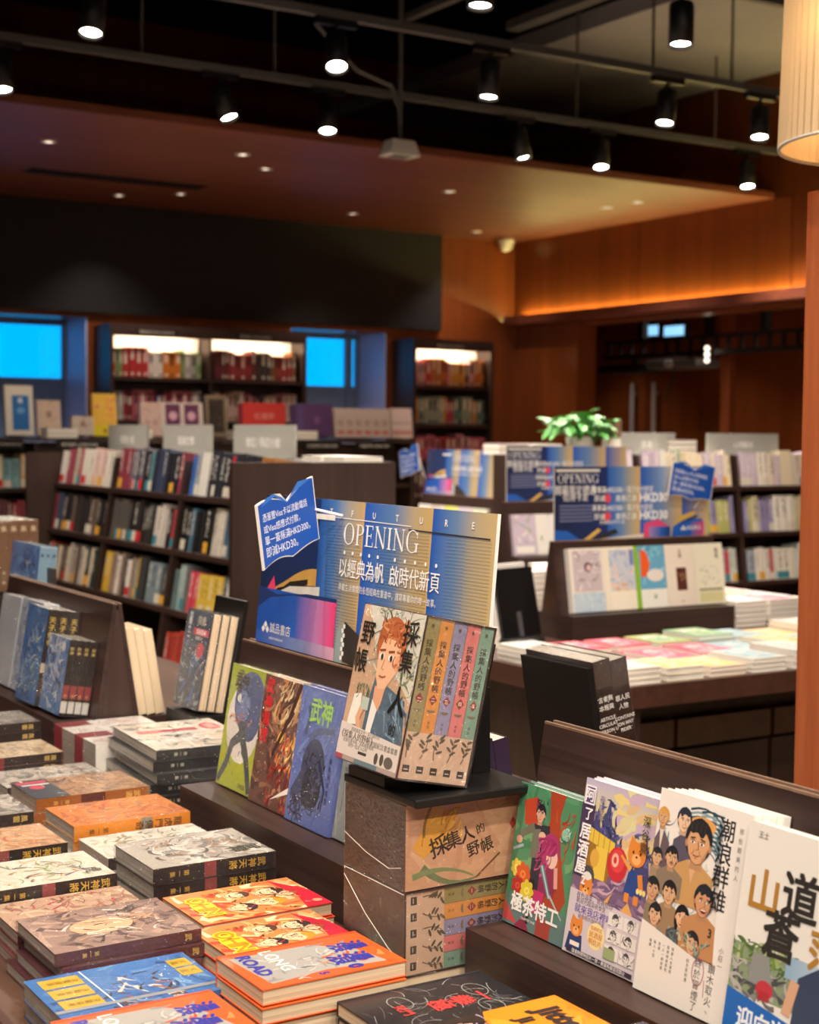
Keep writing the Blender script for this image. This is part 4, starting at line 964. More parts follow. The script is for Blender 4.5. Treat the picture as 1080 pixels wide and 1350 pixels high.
def art_izakaya(w, h):        # watercolour night market with a cat
    a = Art(w, h, 'c8b2c8'); A = a.A
    a.grad(0, A * .45, 1, A, [(0, 'c9a0b0'), (.4, 'dcc0a0'), (.7, 'd9cf9a'), (1, 'b9b0cc')], False)
    a.paint(['e6cf8a', 'dcb98a', 'd9d6a0', 'c9b0c4'], 34, 51, (.3, A * .6, 1, A), .1, .3, .1, .3)
    for x, y, r, hh, sd in ((.36, .82, .12, .3, 1), (.22, .75, .14, .3, 2), (.88, .68, .16, .34, 3), (.48, .7, .1, .15, 4)):
        a.poly([(x - r, A * (y - hh * .6)), (x + r, A * (y - hh * .6)), (x, A * (y + hh * .35))], '4a4a78'); a.paint(['33386a', '5a5a94', '6f6ca8', '2c3060', '4b5a5a'], 34, 52 + sd, (max(0, x - r), A * (y - hh * .6), min(1, x + r), A * (y + hh * .3)), .03, .1, .03)
    a.rect(0, A * .36, 1, A * .5, '76607e'); a.paint(['8a7090', 'b090a8', '6a5478', 'c9a6b4'], 26, 58, (0, A * .34, 1, A * .5), .1, .3, .05, .1)
    a.rect(0, A * .44, .18, A * .86, '4a3a58'); a.poly([(.1, A * .72), (.48, A * .68), (.46, A * .46), (.14, A * .5)], '9a7030'); a.poly([(.11, A * .74), (.5, A * .69), (.5, A * .62), (.12, A * .66)], 'e0c04a')
    for i in range(5): a.stroke([(.13 + i * .075, A * (.735 - i * .008)), (.13 + i * .075, A * (.65 - i * .008))], .008, 'a8782a')
    a.rect(.26, A * .46, .42, A * .64, 'e6c450'); a.ell(.26, A * .57, .06, .08, 'd9a94a')
    a.ell(.56, A * .58, .13, .15, 'c8323c'); a.ell(.56, A * .6, .09, .1, 'dc4848'); a.ell(.53, A * .6, .045, .06, 'f0b8a0'); a.ell(.53, A * .6, .02, .03, 'c8323c')
    def cat(x, y, r, c='e08a3c'):
        a.poly([(x - r, y + .3 * r), (x - .75 * r, y + 1.25 * r), (x - .2 * r, y + .9 * r)], c); a.poly([(x + r, y + .3 * r), (x + .75 * r, y + 1.25 * r), (x + .2 * r, y + .9 * r)], c)
        a.ell(x, y, r, .92 * r, c); a.ell(x, y - .35 * r, .5 * r, .4 * r, 'f0b070')
        for sg in (-1, 1): a.ell(x + sg * .4 * r, y + .12 * r, .1 * r, .13 * r, '3a2418')
        a.ell(x, y - .18 * r, .12 * r, .09 * r, '5a2c20')
    a.poly([(.72, A * .58), (.86, A * .58), (.92, A * .44), (.68, A * .44)], '2f4a8a'); a.rect(.7, A * .4, .76, A * .45, 'e08a3c'); a.rect(.82, A * .4, .88, A * .45, 'e08a3c'); cat(.79, A * .67, .115)
    a.stroke([(.74, A * .58), (.6, A * .64)], .05, 'e6a050', .02); a.stroke([(.86, A * .57), (.9, A * .48)], .06, 'e08a3c')
    a.ell(.2, A * .46, .09, .09, '4a4a50'); a.ell(.2, A * .45, .06, .05, 'e6e2da'); cat(.2, A * .385, .085)
    for x in (.86, .9, .94): a.ell(x, A * .48, .02, .025, 'f0e090')
    # wrap-round band
    a.poly([(0, 0), (1, 0), (1, A * .33), (0, A * .365)], 'd2c6cc'); a.poly([(.45, A * .35), (.55, A * .42), (.5, A * .345)], 'e0a860'); a.poly([(.68, A * .34), (.76, A * .4), (.84, A * .335)], 'e0a860')
    a.text('夜色溫柔，宵夜陪你', .34, A * .34, .055, '4a3a58', .02); a.text('歡迎光臨深夜食堂', .3, A * .31, .05, '4a3a58', .02)
    a.text('就來我店裡吧！', .36, A * .265, .085, '5a4a9a', .05); a.text('最療癒的貓咪漫畫', .33, A * .225, .045, '6a5a70')
    a.poly([(.06, A * .12), (.24, A * .12), (.26, A * .02), (.03, A * .02)], '2f3f70'); cat(.15, A * .155, .085); a.rect(.09, A * .05, .22, A * .075, 'f0e6d8')
    a.ell(.42, A * .15, .115, .115, 'f0dc9a'); a.text('首刷限定', .42, A * .19, .04, 'c05a28', .03); a.text('居酒屋', .42, A * .155, .06, 'c8602c', .05); a.text('明信片', .42, A * .115, .06, 'c8602c', .05)
    for i in range(6):
        x, y = .64 + (i % 2) * .2, A * (.28 - (i // 2) * .09); a.rect(x - .09, y - .055, x + .1, y + .055, 'e4e0da'); a.head(x, y, .04, 'e8e4de', '4a4648', i); a.paint(['4a4648', '8a8688'], 5, 60 + i, (x - .09, y - .055, x + .1, y + .055), .03, .08, .015)
    a.rect(.55, A * .06, .7, A * .12, '9aa878'); a.rect(.06, A * .012, .94, A * .038, '3a3444'); a.text('隨書附贈明信片一套・數量有限送完即止', .5, A * .025, .04, 'efe8e0')
    # title
    a.rect(.03, A * .855, .17, A * .965, 'efe9f2'); a.rect(.045, A * .865, .155, A * .955, '5c4a78'); a.text('阿', .1, A * .91, .125, 'f4f0f4', .05); a.text('了', .11, A * .8, .12, 'f4f0f4', .05)
    a.vtext('居酒屋', .1, A * .75, .15, 'f4f0f4', .06, 1.02); a.text('2', .16, A * .43, .1, 'f4f0f4', .04); a.vtext('夜貓篇', .27, A * .93, .075, '7a6a98', .02)
    a.vtext('深谷齋', .87, A * .9, .1, '4a4434', .02, 1.1); return a.mesh('cover_print')
def art_waves(w, h):          # many portraits over waves
    a = Art(w, h, 'ece5dc'); A = a.A
    for i in range(9):
        for j in range(3): a.curve((.35 + j * .12, A * (.78 + .02 * i)), (.75 + j * .06, A * (.66 + .025 * i)), .2, .018, ['3f6270', '86a4ac', '2f4c58'][i % 3], .006)
    a.ell(.5, A * .88, .14, .06, 'e3a45c'); a.paint(['44606c', '7c9ca4', 'b8c8c8', '355060'], 50, 71, (.02, A * .42, .62, A * .88), .06, .2, .025); a.paint(['d8d8d0', 'b0b8b4'], 20, 72, (.0, A * .36, .7, A * .8), .05, .14, .04)
    a.body(.07, A * .80, .1, .34, '6a5a60', 'e0d4c4'); a.head(.07, A * .86, .06, 'd9a87c', 'd09a50', 1); a.body(.36, A * .82, .15, .3, '5c5668'); a.head(.3, A * .875, .075, 'e8c2a0', '2c3240', 2)
    a.body(.45, A * .70, .23, .34, 'c89a62', 'd9ac84'); a.head(.48, A * .79, .135, 'd8a478', '2c2a2c', 3)
    for x, y, r, sk, hr, bc, kw in ((.06, .66, .05, 'd8ac84', '2a2c30', 'a08a6c', {}), (.22, .68, .06, 'd8a880', '26262a', '8a7a66', {'beard': True}), (.06, .5, .065, 'd0a078', '24262a', '8a7c64', {}), (.25, .51, .065, 'd9ac80', '1f2024', '9c8060', {}), (.42, .42, .062, 'e2b490', '1b1c20', '565058', {'longhair': True, 'smile': True}), (.62, .53, .085, 'd09870', '262a32', 'bf8a5c', {'smile': True}), (.13, .385, .06, 'dcae88', '22242a', '8a8070', {}), (.56, .32, .062, 'd8a884', '24262c', '6a7470', {})):
        r *= 1.14; a.body(x, A * y - r, r * 2.1, r * 3.2, bc); a.head(x, A * y, r, sk, hr, int(x * 100), **kw)
    a.paint(['5a7a74', '8aa49a', 'c9b890'], 22, 73, (.3, A * .26, .75, A * .36), .04, .14, .03)
    # blank band
    a.poly([(0, 0), (1, 0), (1, A * .22), (.72, A * .245), (0, A * .345)], 'e6e0d6'); a.poly([(.72, A), (1, A), (1, 0), (.84, 0), (.78, A * .4)], 'ece5dc')
    a.vtext('潮浪群雄', .76, A * .95, .175, '26282c', .03, .98); a.text('3', .73, A * .4, .09, '33353a', .02); a.vtext('那些最美的人', .91, A * .93, .045, '6a665e', .0, 1.5); a.vtext('小莊一', .87, A * .36, .05, '4a4844', .01, 1.1)
    a.vtext('鑽木取火、', .80, A * .27, .075, '3a3a3c', .01, 1.05); a.vtext('終於冒煙了…', .66, A * .27, .075, '3a3a3c', .01, 1.05)
    for i in range(24):
        t0, t1 = i * math.pi / 12, (i + 1) * math.pi / 12; a.stroke([(.665 + .06 * math.cos(t0), A * .205 + .1 * math.sin(t0)), (.665 + .06 * math.cos(t1), A * .205 + .1 * math.sin(t1))], .008, 'a85a70')
    a.stroke([(.74, A * .18), (.75, A * .1)], .006, 'a85a70')
    for i, tx in enumerate(('插畫人生寫照', '香港地道風物', '一人一格故事', '浪濤', '動人心弦', '推薦')): a.vtext(tx, .38 - i * .05, A * .27, .027, '55524c', .0, 1.25)
    a.vtext('給大家的書', .55, A * .25, .03, '55524c', .0, 1.2); return a.mesh('cover_print')
def art_mountain(w, h):       # white cover, brush title, blue band
    a = Art(w, h, 'e9e4da'); A = a.A
    a.rect(0, A * .22, 1, A * .44, '8a9a78'); a.paint(['6f8a4a', '9ab068', '4f6a3c', 'b8c08c'], 60, 81, (0, A * .34, .62, A * .46), .04, .14, .04); a.paint(['8a8a86', 'b4b2aa', '6a6c6a', '4c5050'], 50, 82, (0, A * .2, .6, A * .36), .05, .16, .04)
    a.poly([(.2, A * .42), (.35, A * .42), (.4, A * .28), (.18, A * .28)], '8f918c'); a.grad(.5, A * .36, 1, A * .46, [(0, '8fb0c8'), (1, 'c8d4dc')])
    a.ell(.34, A * .27, .08, .06, 'c03a44'); a.rect(.29, A * .22, .39, A * .26, 'b03038')
    a.poly([(.62, A * .38), (.8, A * .46), (.98, A * .4), (1, A * .1), (.6, A * .1)], '39465e'); a.stroke([(.6, A * .36), (.55, A * .2)], .08, 'd8a888'); a.rect(.9, A * .36, 1, A * .42, 'e8c8a8')
    a.poly([(0, 0), (1, 0), (1, A * .13), (0, A * .225)], '1767b8')
    a.text('迎向逆風', .44, A * .11, .16, 'eef2f4', .06); a.text('青春', .66, A * .035, .15, 'e8d83c', .06)
    a.text('山', .22, A * .70, .32, 'b07f36', .05); a.text('道', .55, A * .73, .34, '33302e', .05); a.text('蒼', .42, A * .53, .34, '33302e', .05); a.text('茫', .82, A * .53, .3, 'b07f36', .05)
    a.text('王士', .15, A * .95, .05, '6a665e'); return a.mesh('cover_print')
def art_fieldbook(w, h):      # young man with auburn hair among plants, band below
    a = Art(w, h, 'dcb493'); A = a.A
    a.poly([(.1, A), (1, A), (1, A * .45), (.7, A * .6), (.3, A * .75)], 'e9e2d2'); a.paint(['c9c8b8', 'a9b09c', 'e8e4d6', '8a947e'], 60, 91, (.1, A * .55, 1, A), .06, .2, .03); a.paint(['6a7860', '4a5848', '8a9c86'], 26, 92, (.25, A * .82, 1, A), .06, .18, .02); a.paint(['5a6a56', '8a9a70', 'b0a850'], 26, 93, (.78, A * .45, 1, A * .75), .05, .14, .025)
    a.stroke([(.1, A * .78), (.5, A * .9)], .01, '8a8272'); a.stroke([(.08, A * .62), (.5, A * .7)], .008, '9a9282')
    a.poly([(.4, A * .56), (.62, A * .52), (.92, A * .46), (1, A * .2), (.34, A * .18), (.36, A * .42)], '5c7486'); a.paint(['7890a0', '465c6e', '8aa4b0'], 30, 94, (.4, A * .2, 1, A * .5), .06, .2, .03, -1.0)
    a.poly([(.42, A * .5), (.6, A * .56), (.56, A * .4), (.44, A * .24)], 'dfa582'); a.poly([(.42, A * .42), (.52, A * .36), (.48, A * .2), (.4, A * .2)], 'e9e4da')
    a.ell(.56, A * .78, .23, .24, 'b4633f'); a.poly([(.38, A * .72), (.44, A * .82), (.72, A * .8), (.72, A * .62), (.58, A * .5), (.47, A * .49), (.4, A * .57)], 'eab893')
    a.ell(.7, A * .67, .04, .07, 'e0a37c')
    a.paint(['c87a50', '9a4f32', 'd8935f', 'a85c3c'], 60, 95, (.36, A * .77, .8, A * .93), .05, .14, .03); a.paint(['a85838', 'c4734a'], 16, 96, (.64, A * .64, .8, A * .8), .04, .1, .03)
    for x in (.445, .59): a.ell(x, A * .695, .04, .028, 'f2ece2'); a.ell(x + .005, A * .693, .022, .028, '4a3428'); a.stroke([(x - .05, A * .73), (x + .045, A * .74)], .018, '8a4a2c')
    a.stroke([(.5, A * .68), (.47, A * .62), (.51, A * .615)], .01, 'c08660'); a.curve((.455, A * .575), (.56, A * .58), -.12, .014, 'a85a44')
    a.poly([(.12, A * .42), (.24, A * .44), (.28, A * .24), (.08, A * .22)], 'ece6d8'); a.paint(['5f7a5c', '7c9a70', '43604a'], 20, 97, (.14, A * .4, .36, A * .5), .04, .11, .02, 1.3); a.stroke([(.3, A * .38), (.24, A * .28), (.3, A * .2)], .07, 'e0a884'); a.rect(.26, A * .34, .38, A * .42, 'b9c4b4')
    a.poly([(0, 0), (1, 0), (1, A * .19), (0, A * .235)], 'd9cdc2'); a.rect(0, 0, 1, A * .03, 'b09a92'); a.rect(.32, 0, .7, A * .028, '6a8088'); a.rect(.0, 0, .12, A * .03, 'a85058')
    a.text('感謝讀者支持・系列最終回', .42, A * .2, .04, '5a5048', .01); a.text('《採集人的野帳》', .3, A * .162, .075, '3a332e', .03); a.text('完結紀念書盒套書', .75, A * .15, .055, '4a423c', .02)
    a.text('收錄珍貴手稿・首刷贈書籤組', .34, A * .125, .04, '5a5048', .01); a.text('與你一起走入山林', .34, A * .1, .04, '5a5048', .01); a.rect(.36, A * .062, .5, A * .08, '4a423c')
    a.ell(.66, A * .07, .03, .05, '5a524a'); a.ell(.75, A * .075, .03, .05, '5a524a'); a.ell(.86, A * .07, .07, .05, '6a625a')
    a.text('野', .15, A * .82, .22, '2c2824', .03); a.text('帳', .12, A * .64, .22, '2c2824', .03); a.text('採', .83, A * .87, .24, '2c2824', .03); a.text('集', .84, A * .7, .21, '2c2824', .03); a.text('人', .82, A * .45, .26, '22201e', .05); a.text('的', .82, A * .27, .11, '2c2824', .03)
    return a.mesh('cover_print')
VOLC = ['8f8450', 'd08a3c', '8a83a0', 'd0706c', '7a9a86']
def art_volspine(w, h, i):    # spine of one boxed volume
    a = Art(w, h, VOLC[i]); A = a.A
    a.rect(0, 0, 1, A * .29, 'c9a78a'); a.rect(0, A * .29, .04, A, '6a5c48'); a.vtext('採集人的野帳', .5, A * .87, .52, '33291f', .03, 1.02)
    cy = A * .5; a.poly([(.5, cy - .34), (.8, cy), (.5, cy + .34), (.2, cy)], '8a3a34'); a.text('一二三四五'[i], .5, cy, .28, 'e8d0b0', .03); a.ell(.5, A * .435, .3, .18, '7a6a50', a0=180, a1=360, n=10)
    a.vtext('英張', .5, A * .37, .2, '4a3c2c', .01, 1.3); a.sprig(.35, A * .13, 1.5, '5c5040', i); a.rect(.25, A * .04, .75, A * .085, '3f3830'); a.rect(.35, A * .055, .65, A * .062, 'c9a78a'); a.text('書', .5, A * .95, .25, '5a4c34'); return a.mesh('spine_print')
def art_ginkgo(w, h):         # long side of the slipcase: ginkgo leaf and title; w along the long edge
    a = Art(w, h, 'c99a76'); A = a.A
    a.paint(['cfa17c', 'c39270', 'd4a884'], 20, 101, lo=.2, hi=.5, wd=.1)
    a.poly([(.05, A * .5), (.12, A * .35), (.3, A * .55), (.42, A * .95), (.3, A * .88), (.2, A * .98), (.13, A * .7)], 'd9a03c'); a.paint(['c8882c', 'e6b450', 'b87828'], 24, 102, (.08, A * .45, .4, A * .9), .08, .2, .02, .9); a.curve((.13, A * .6), (.2, A), .1, .02, '8a6a30')
    a.curve((.12, A * .25), (.55, A * .05), -.15, .05, '6f7a52', .01); a.curve((.05, A * .15), (.5, A * .06), .1, .04, '7d8a5c', .01); a.stroke([(.52, A * .03), (.7, A * .28)], .012, '6a4a34')
    for i, ch in enumerate('採集人的'): a.text(ch, .24 + i * .105 if i < 3 else .55, A * (.48 + .045 * i), [.14, .12, .11, .07][i], '2b221c', .03, .28)
    for i, ch in enumerate('野帳'): a.text(ch, .5 + i * .1, A * (.38 + .03 * i), .1, '2b221c', .03, .28)
    cx, cy = .8, A * .62; a.poly([(cx - .03, cy), (cx, cy - .04), (cx + .03, cy), (cx, cy + .04)], 'a8403a'); a.paint(['4a5a3c', '6a7450', '3a402c'], 22, 103, (.84, A * .1, 1, A * .4), .04, .12, .02); a.paint(['4a3c2c', '6a5a40'], 10, 104, (.9, A * .75, 1, A), .04, .1, .012); return a.mesh('slipcase_print')
def art_longroad(w, h):
    a = Art(w, h, 'e2622c'); A = a.A
    a.poly([(.12, A * .05), (.9, A * .1), (.82, A * .5), (.9, A * .9), (.4, A * .82), (.14, A * .6)], 'a9a49c'); a.paint(['8f8c88', 'c4beb4', '77787c'], 34, 111, (.15, A * .08, .85, A * .85), .06, .22, .05); a.paint(['e2622c', 'd8562a', 'f08a50'], 16, 112, (.3, A * .45, .95, A * .95), .08, .2, .07); a.paint(['dcd6cc'], 8, 113, (.5, A * .2, .95, A * .5), .1, .25, .02)
    for i, ch in enumerate('漫浪'): a.text(ch, .36, A * (.86 - .1 * i) , .24, '3a3a9a', .07)
    for i, ch in enumerate('漫浪'): a.text(ch, .66, A * (.78 - .12 * i), .26, '3a3a9a', .07)
    a.text('0', .88, A * .68, .2, '3a3a9a', .06); a.text('LONG', .38, A * .3, .2, 'f2efe8', .01, 0, 1.05); a.text('ROAD', .4, A * .14, .2, '4240a0', .04, 0, 1.05); a.text('5', .9, A * .45, .13, '3a3a9a', .04)
    a.rect(0, 0, .03, A, 'd85428'); return a.mesh('cover_print')
def art_redmanga(w, h):
    a = Art(w, h, 'e8884a'); A = a.A
    a.paint(['f0b070', 'e0683c', 'f0c890', 'd8482e', 'f6dca8'], 70, 121, lo=.1, hi=.32, wd=.1); a.poly([(.0, A * .82), (.5, A), (1, A), (1, A * .8), (.6, A * .86)], 'cf2436')
    for i, (x, y, r) in enumerate(((.35, .72, .12), (.65, .62, .13), (.3, .48, .1), (.7, .4, .11), (.5, .82, .08))): a.head(x, A * y, r, 'f2cfa0', ['3a2a24', 'c8942e', '5a3a2c', '2c2a30', 'b04a2a'][i], i, smile=i % 2 == 0)
    a.paint(['5a3a2a', 'c83a28', 'f6e0b0'], 40, 122, (.1, A * .3, .95, A * .9), .04, .14, .02); a.ell(.5, A * .16, .2, .12, 'f0c820'); a.text('OHN', .5, A * .16, .26, 'f2d01e', .1); a.text('OHN', .5, A * .16, .26, 'd08a1a', .02); a.vtext('炎之料理人', .16, A * .5, .06, '4a2a1a', .02, 1.2); a.ell(.86, A * .93, .05, .05, 'f0a080'); return a.mesh('cover_print')
def art_blackred(w, h):
    a = Art(w, h, '26262a'); A = a.A
    rn = random.Random(5)
    for i in range(60):
        x, y = rn.uniform(.03, .97), rn.uniform(.03, A - .03); a.curve((x, y), (min(.98, max(.02, x + rn.uniform(-.25, .25))), min(A - .02, max(.02, y + rn.uniform(-.25, .25)))), rn.uniform(-.3, .3), .006, rn.choice(['9a9a98', '6f6f70', 'b8b8b4']), .002)
    for x, y in ((.3, .3), (.7, .75), (.35, .8)):
        for i in range(14): a.stroke([(x + .14 * math.cos(i * .45), A * y + .1 * math.sin(i * .45)), (x + .14 * math.cos(i * .45 + .45), A * y + .1 * math.sin(i * .45 + .45))], .006, 'b0b0ac')
    a.vtext('一拳極', .5, A * .86, .22, 'd8403e', .05, .95); a.text('死鬥', .45, A * .26, .11, 'd8403e', .05); a.rect(.0, 0, .02, A, '3a3a3c'); return a.mesh('cover_print')
def art_orange(w, h, dark='2e2826', txt='Jitters'):
    a = Art(w, h, 'e88a1e'); A = a.A
    a.paint(['f09a2c', 'd97c18'], 14, 131, lo=.2, hi=.5, wd=.1); a.poly([(0, 0), (1, 0), (1, A * .35), (.6, A * .45), (.3, A * .38), (0, A * .5)], dark)
    for i, (x, y, r) in enumerate(((.25, .3, .14), (.65, .34, .14), (.45, .14, .12))): a.head(x, A * y, r, 'e8c0a0', ['2a2024', '5a3a6a', 'b8502a'][i], i)
    a.paint(['4a3a5a', 'c8b0d0', '2a2024'], 26, 132, (0, 0, 1, A * .45), .05, .18, .03); a.text(txt, .5, A * .8, .3, dark, .05, 0, .9); a.text(txt[:2], .3, A * .62, .2, dark, .05); return a.mesh('cover_print')
def art_navy(w, h):
    a = Art(w, h, '2b2f55'); A = a.A
    a.paint(['3c4272', '6a5a94', 'c05a80', '4a5a9a', 'd8c8d8'], 50, 141, lo=.08, hi=.3, wd=.05); a.text('飛', .4, A * .8, .3, 'e8e0ec', .05); a.text('天', .7, A * .7, .26, 'd84a7a', .05); a.head(.5, A * .35, .18, 'e8c8b4', '3a2a4a', 4); return a.mesh('cover_print')
def art_blueyellow(w, h):
    a = Art(w, h, '3f7cc0'); A = a.A
    a.paint(['5a92d0', '2f68a8', '7aaad8', '20508a'], 40, 151, lo=.1, hi=.35, wd=.07); a.paint(['6a4a40', '3a2c2c', 'a86a58', 'd8d4cc'], 50, 152, (.3, A * .3, .95, A * .75), .05, .2, .04)
    for i in range(3): a.rect(.08 + i * .26, A * .06, .30 + i * .26, A * .3, 'e0b62c'); a.vtext('決戰前夜', .19 + i * .26, A * .29, .07, '5a4410', .03, 1.0)
    for i in range(2): a.rect(.15 + i * .22, A * .84, .34 + i * .22, A * .97, 'e0b62c'); a.vtext('火鳳', .24 + i * .22, A * .96, .08, '5a4410', .03, 1.0)
    a.stroke([(.02, A * .33), (.98, A * .35)], .012, 'e8e8e4'); a.rect(.8, 0, .86, A, '8a8c92'); return a.mesh('cover_print')
def art_painted(w, h, pal, hi, seed, title='武神', tcol='3a2a22', face=None, band=None):
    a = Art(w, h, pal[0]); A = a.A
    a.paint(pal, 90, seed, lo=.1, hi=.45, wd=.09); a.paint(hi, 50, seed + 1, (.08, A * .1, .92, A * .85), .05, .25, .04)
    if face: a.ell(.5, A * .45, .2, .28, face); a.paint([pal[1], hi[0], '3a2a24'], 34, seed + 2, (.3, A * .25, .8, A * .65), .06, .2, .02, 1.2)
    if band:
        a.rect(0, 0, 1, A * .3, '2c2e34'); a.paint(['3c6a9a', '4a4c54', 'c8c4bc'], 14, seed + 3, (0, 0, 1, A * .3), .06, .2, .04, 0.2)
        a.rect(.08, A * .02, .2, A * .28, band); a.rect(.24, A * .04, .3, A * .28, 'c8c4bc'); a.ell(.42, A * .14, .1, .09, band)
    for i, ch in enumerate(title): a.text(ch, .75 - .0 * i, A * (.88 - .12 * i), .2, tcol, .05)
    return a.mesh('cover_print')
def art_spine(w, h, base, txt, tcol, blocks=(), bold=.04):
    a = Art(w, h, base); A = a.A
    for v0, v1, c in blocks: a.rect(0, A * v0, 1, A * v1, c)
    a.vtext(txt, .5, A * .95, .62, tcol, bold, 1.1); a.vtext('第一集', .5, A * .3, .4, tcol, .02, 1.2); return a.mesh('spine_print')

# ---- stand 1 (lower right): four titles leaning
BW = .143
def lean_set(n, y_left, W, H, T, label, front, cover, pages='pages_white', xb=1.196, dy=.0, **kw):
    a = math.radians(9.3)
    for i in range(n):       # i = 0 rests on the board, the last faces us
        last = i == n - 1
        lv = '' if last else ', copy behind the front one' if n == 2 else f', {["rearmost", "middle"][i]} copy'
        book(label + lv, leaning(y_left + dy * (n - 1 - i), xb=xb - i * (T + .0008) / math.cos(a)), W, H, T, cover, front if last else None, pages=pages, group='comics leaning on the near stands', **kw)
lean_set(2, 1.622, .130, .186, .012, 'green and rust comic with two figures and roses', art_agents(.130, .186), '7f9c92', bind='R', dy=-.003)
lean_set(2, 1.488, .142, .218, .013, 'lilac comic with orange cat and red lantern', art_izakaya(.142, .218), 'd8cfdc', dy=-.002)
lean_set(3, 1.342, .152, .236, .011, 'white comic covered with painted portraits over waves', art_waves(.152, .236), 'efe9df', dy=-.010)
lean_set(1, 1.186, .155, .232, .02, 'white comic with brush title and blue band', art_mountain(.155, .232), 'ece7dd', xb=1.171)
lean_set(1, 1.022, .15, .21, .02, 'plain pale comic beyond the right edge', None, 'd8d0c4')
# ---- stand 2: lime, fire, blue, grey
lean_set(1, 2.535, .142, .222, .022, 'lime green comic with fighter in grey trousers', art_green(.142, .222), 'b0bc3a', wrap=True, xb=1.197)
lean_set(2, 2.392, .142, .224, .012, 'brown comic with red brush title and flames', art_fire(.142, .224), 'd8c8b0', wrap=True)
lean_set(2, 2.246, .148, .226, .014, 'periwinkle blue comic with falling dark figure', art_blue(.148, .226), '5a6eb0', wrap=True)
lean_set(1, 2.094, .148, .224, .022, 'grey comic with teal corner art beside the brown box', art_grey(.148, .224), '8a928e', wrap=True)
lean_set(1, 1.942, .135, .2, .02, 'grey comic hidden behind the brown boxes', None, '9a948c')

# ---- boxed volumes: two lying sets, one set on display
BX0, BY0, BZ0 = 1.027, 1.637, TZ + .034
base = book('cream book under the two brown slipcases', lying(BX0 - .002, BY0 + .002, TZ + .0005, .2, .15), .15, .2, .033, 'd8c4a4', pages='pages_cream', name='book', cat='book')
sl, sw, sth = .213, .157, .112      # length of spine, depth, thickness of five volumes
VS = [art_volspine(.0215, sl - .004, i) for i in range(5)]
VM = MB().box((0, 0, 0), (sw - .006, sl - .004, .0215)).me('volume', 'pages_cream')
def slipcase(label, M, show):
    """local x width (spines at +x), y height, z thickness"""
    t = empty('boxed_set', label, 'boxed books', matrix=M)
    c = MB()
    e = .002
    if show == 'spines': c.box((0, 0, 0), (sw, sl, e)).box((0, 0, sth - e), (sw, sl, sth)).box((0, 0, e), (e, sl, sth - e)).box((e, 0, e), (sw, e, sth - e)).box((e, sl - e, e), (sw, sl, sth - e))
    else: c.box((0, 0, 0), (sw, sl, e)).box((0, 0, sth - e), (sw, sl, sth)).box((sw - e, 0, e), (sw, sl, sth - e)).box((0, 0, e), (sw - e, e, sth - e)).box((0, sl - e, e), (sw - e, sl, sth - e))
    ob('slipcase', c.me('slipcase', 'cover_board'), t, color='3c2a24')
    for i in range(5):
        z = sth - e - (i + 1) * .0216
        v = ob('volume', VM, t, (.003 if show == 'spines' else .002, .002, z))
        if show == 'spines': o = ob('spine_print', VS[i], v); o.matrix_local = basis((0, 0, -1), (0, 1, 0), (1, 0, 0), (sw - .0055, 0, .0215))
    return t
Ml = basis((0, -1, 0), (1, 0, 0), (0, 0, 1), (BX0, BY0 + sw, BZ0))
def film(t, W, H, T): ob('shrink_wrap', MB().box((-.001, -.001, .0002), (W + .0012, H + .001, T + .001)).me('shrink_wrap', 'shrink_wrap'), t)
s1 = slipcase('brown boxed set lying with five coloured spines in view', Ml, 'spines'); film(s1, sw, sl, sth)
s2 = slipcase('brown boxed set with ginkgo leaf print, on the other box', Ml @ Matrix.Translation((0, 0, sth + .002)), 'case'); film(s2, sw, sl, sth)
for t_, pts in ((s1, [(.002, -.0022, .10), (.06, -.0022, .06), (.12, -.0022, .03), (.157, -.0022, .02)]), (s2, [(.002, -.0022, .045), (.06, -.0022, .03), (.12, -.0022, .022), (.15, -.0022, .03)]), (s1, [(.002, -.0022, .1105), (.157, -.0022, .1105)])):
    ob('film_seam', MB().tube([Vector(q) for q in pts], .0004, 6).me('film_seam', 'white_plastic'), t_)
o = ob('slipcase_print', art_ginkgo(sl, sth), s2); o.matrix_local = basis((0, 1, 0), (0, 0, 1), (1, 0, 0), (sw + .0003, 0, 0))
ZB = BZ0 + 2 * (sth + .002)
ez = empty('display_easel', 'small black tabletop easel holding the boxed set', 'easel', (BX0, BY0, ZB))
boxo('base_plate', (-.004, -.03, .0005), (.19, .155, .012), 'black_plastic', ez, bevel=.002)
tilt = math.radians(12.4)
PVT = (1.006, 1.785, 1.058)
dz = ZB + .0135 - (PVT[2] - .112 * math.sin(tilt))
Md = basis((0, -1, 0), (math.sin(tilt), 0, math.cos(tilt)), (-math.cos(tilt), 0, math.sin(tilt)), (PVT[0] + .112 * math.cos(tilt), PVT[1], PVT[2] - .112 * math.sin(tilt) + dz))
s3 = slipcase('boxed set on display with auburn-haired man on cover and five spines', Md, 'spines')
ob('cover_print', art_fieldbook(sw - .002, sl - .002), s3, (.001, .001, sth + .0004)); film(s3, sw, sl, sth)
ba = (PVT[0] + .114 * math.cos(tilt), PVT[2] - .112 * math.sin(tilt) + dz)
ob('back_rest', MB().prism([(ba[0] - BX0, ba[1] - ZB), (ba[0] - BX0 + .008, ba[1] - ZB), (ba[0] - BX0 + .008 + .19 * math.sin(tilt), ba[1] - ZB + .19 * math.cos(tilt)), (ba[0] - BX0 + .19 * math.sin(tilt), ba[1] - ZB + .19 * math.cos(tilt))], .0, .15, 'y').me('back_rest', 'black_plastic'), ez)
ob('prop_leg', MB().prism([(.145, .0125), (.175, .0125), (.172, .13), (.165, .13)], .06, .09, 'y').me('prop_leg', 'black_plastic'), ez)
ob('front_block', MB().box((-.002, .05, .0125), (.02, .145, .025)).me('front_block', 'black_plastic'), ez)

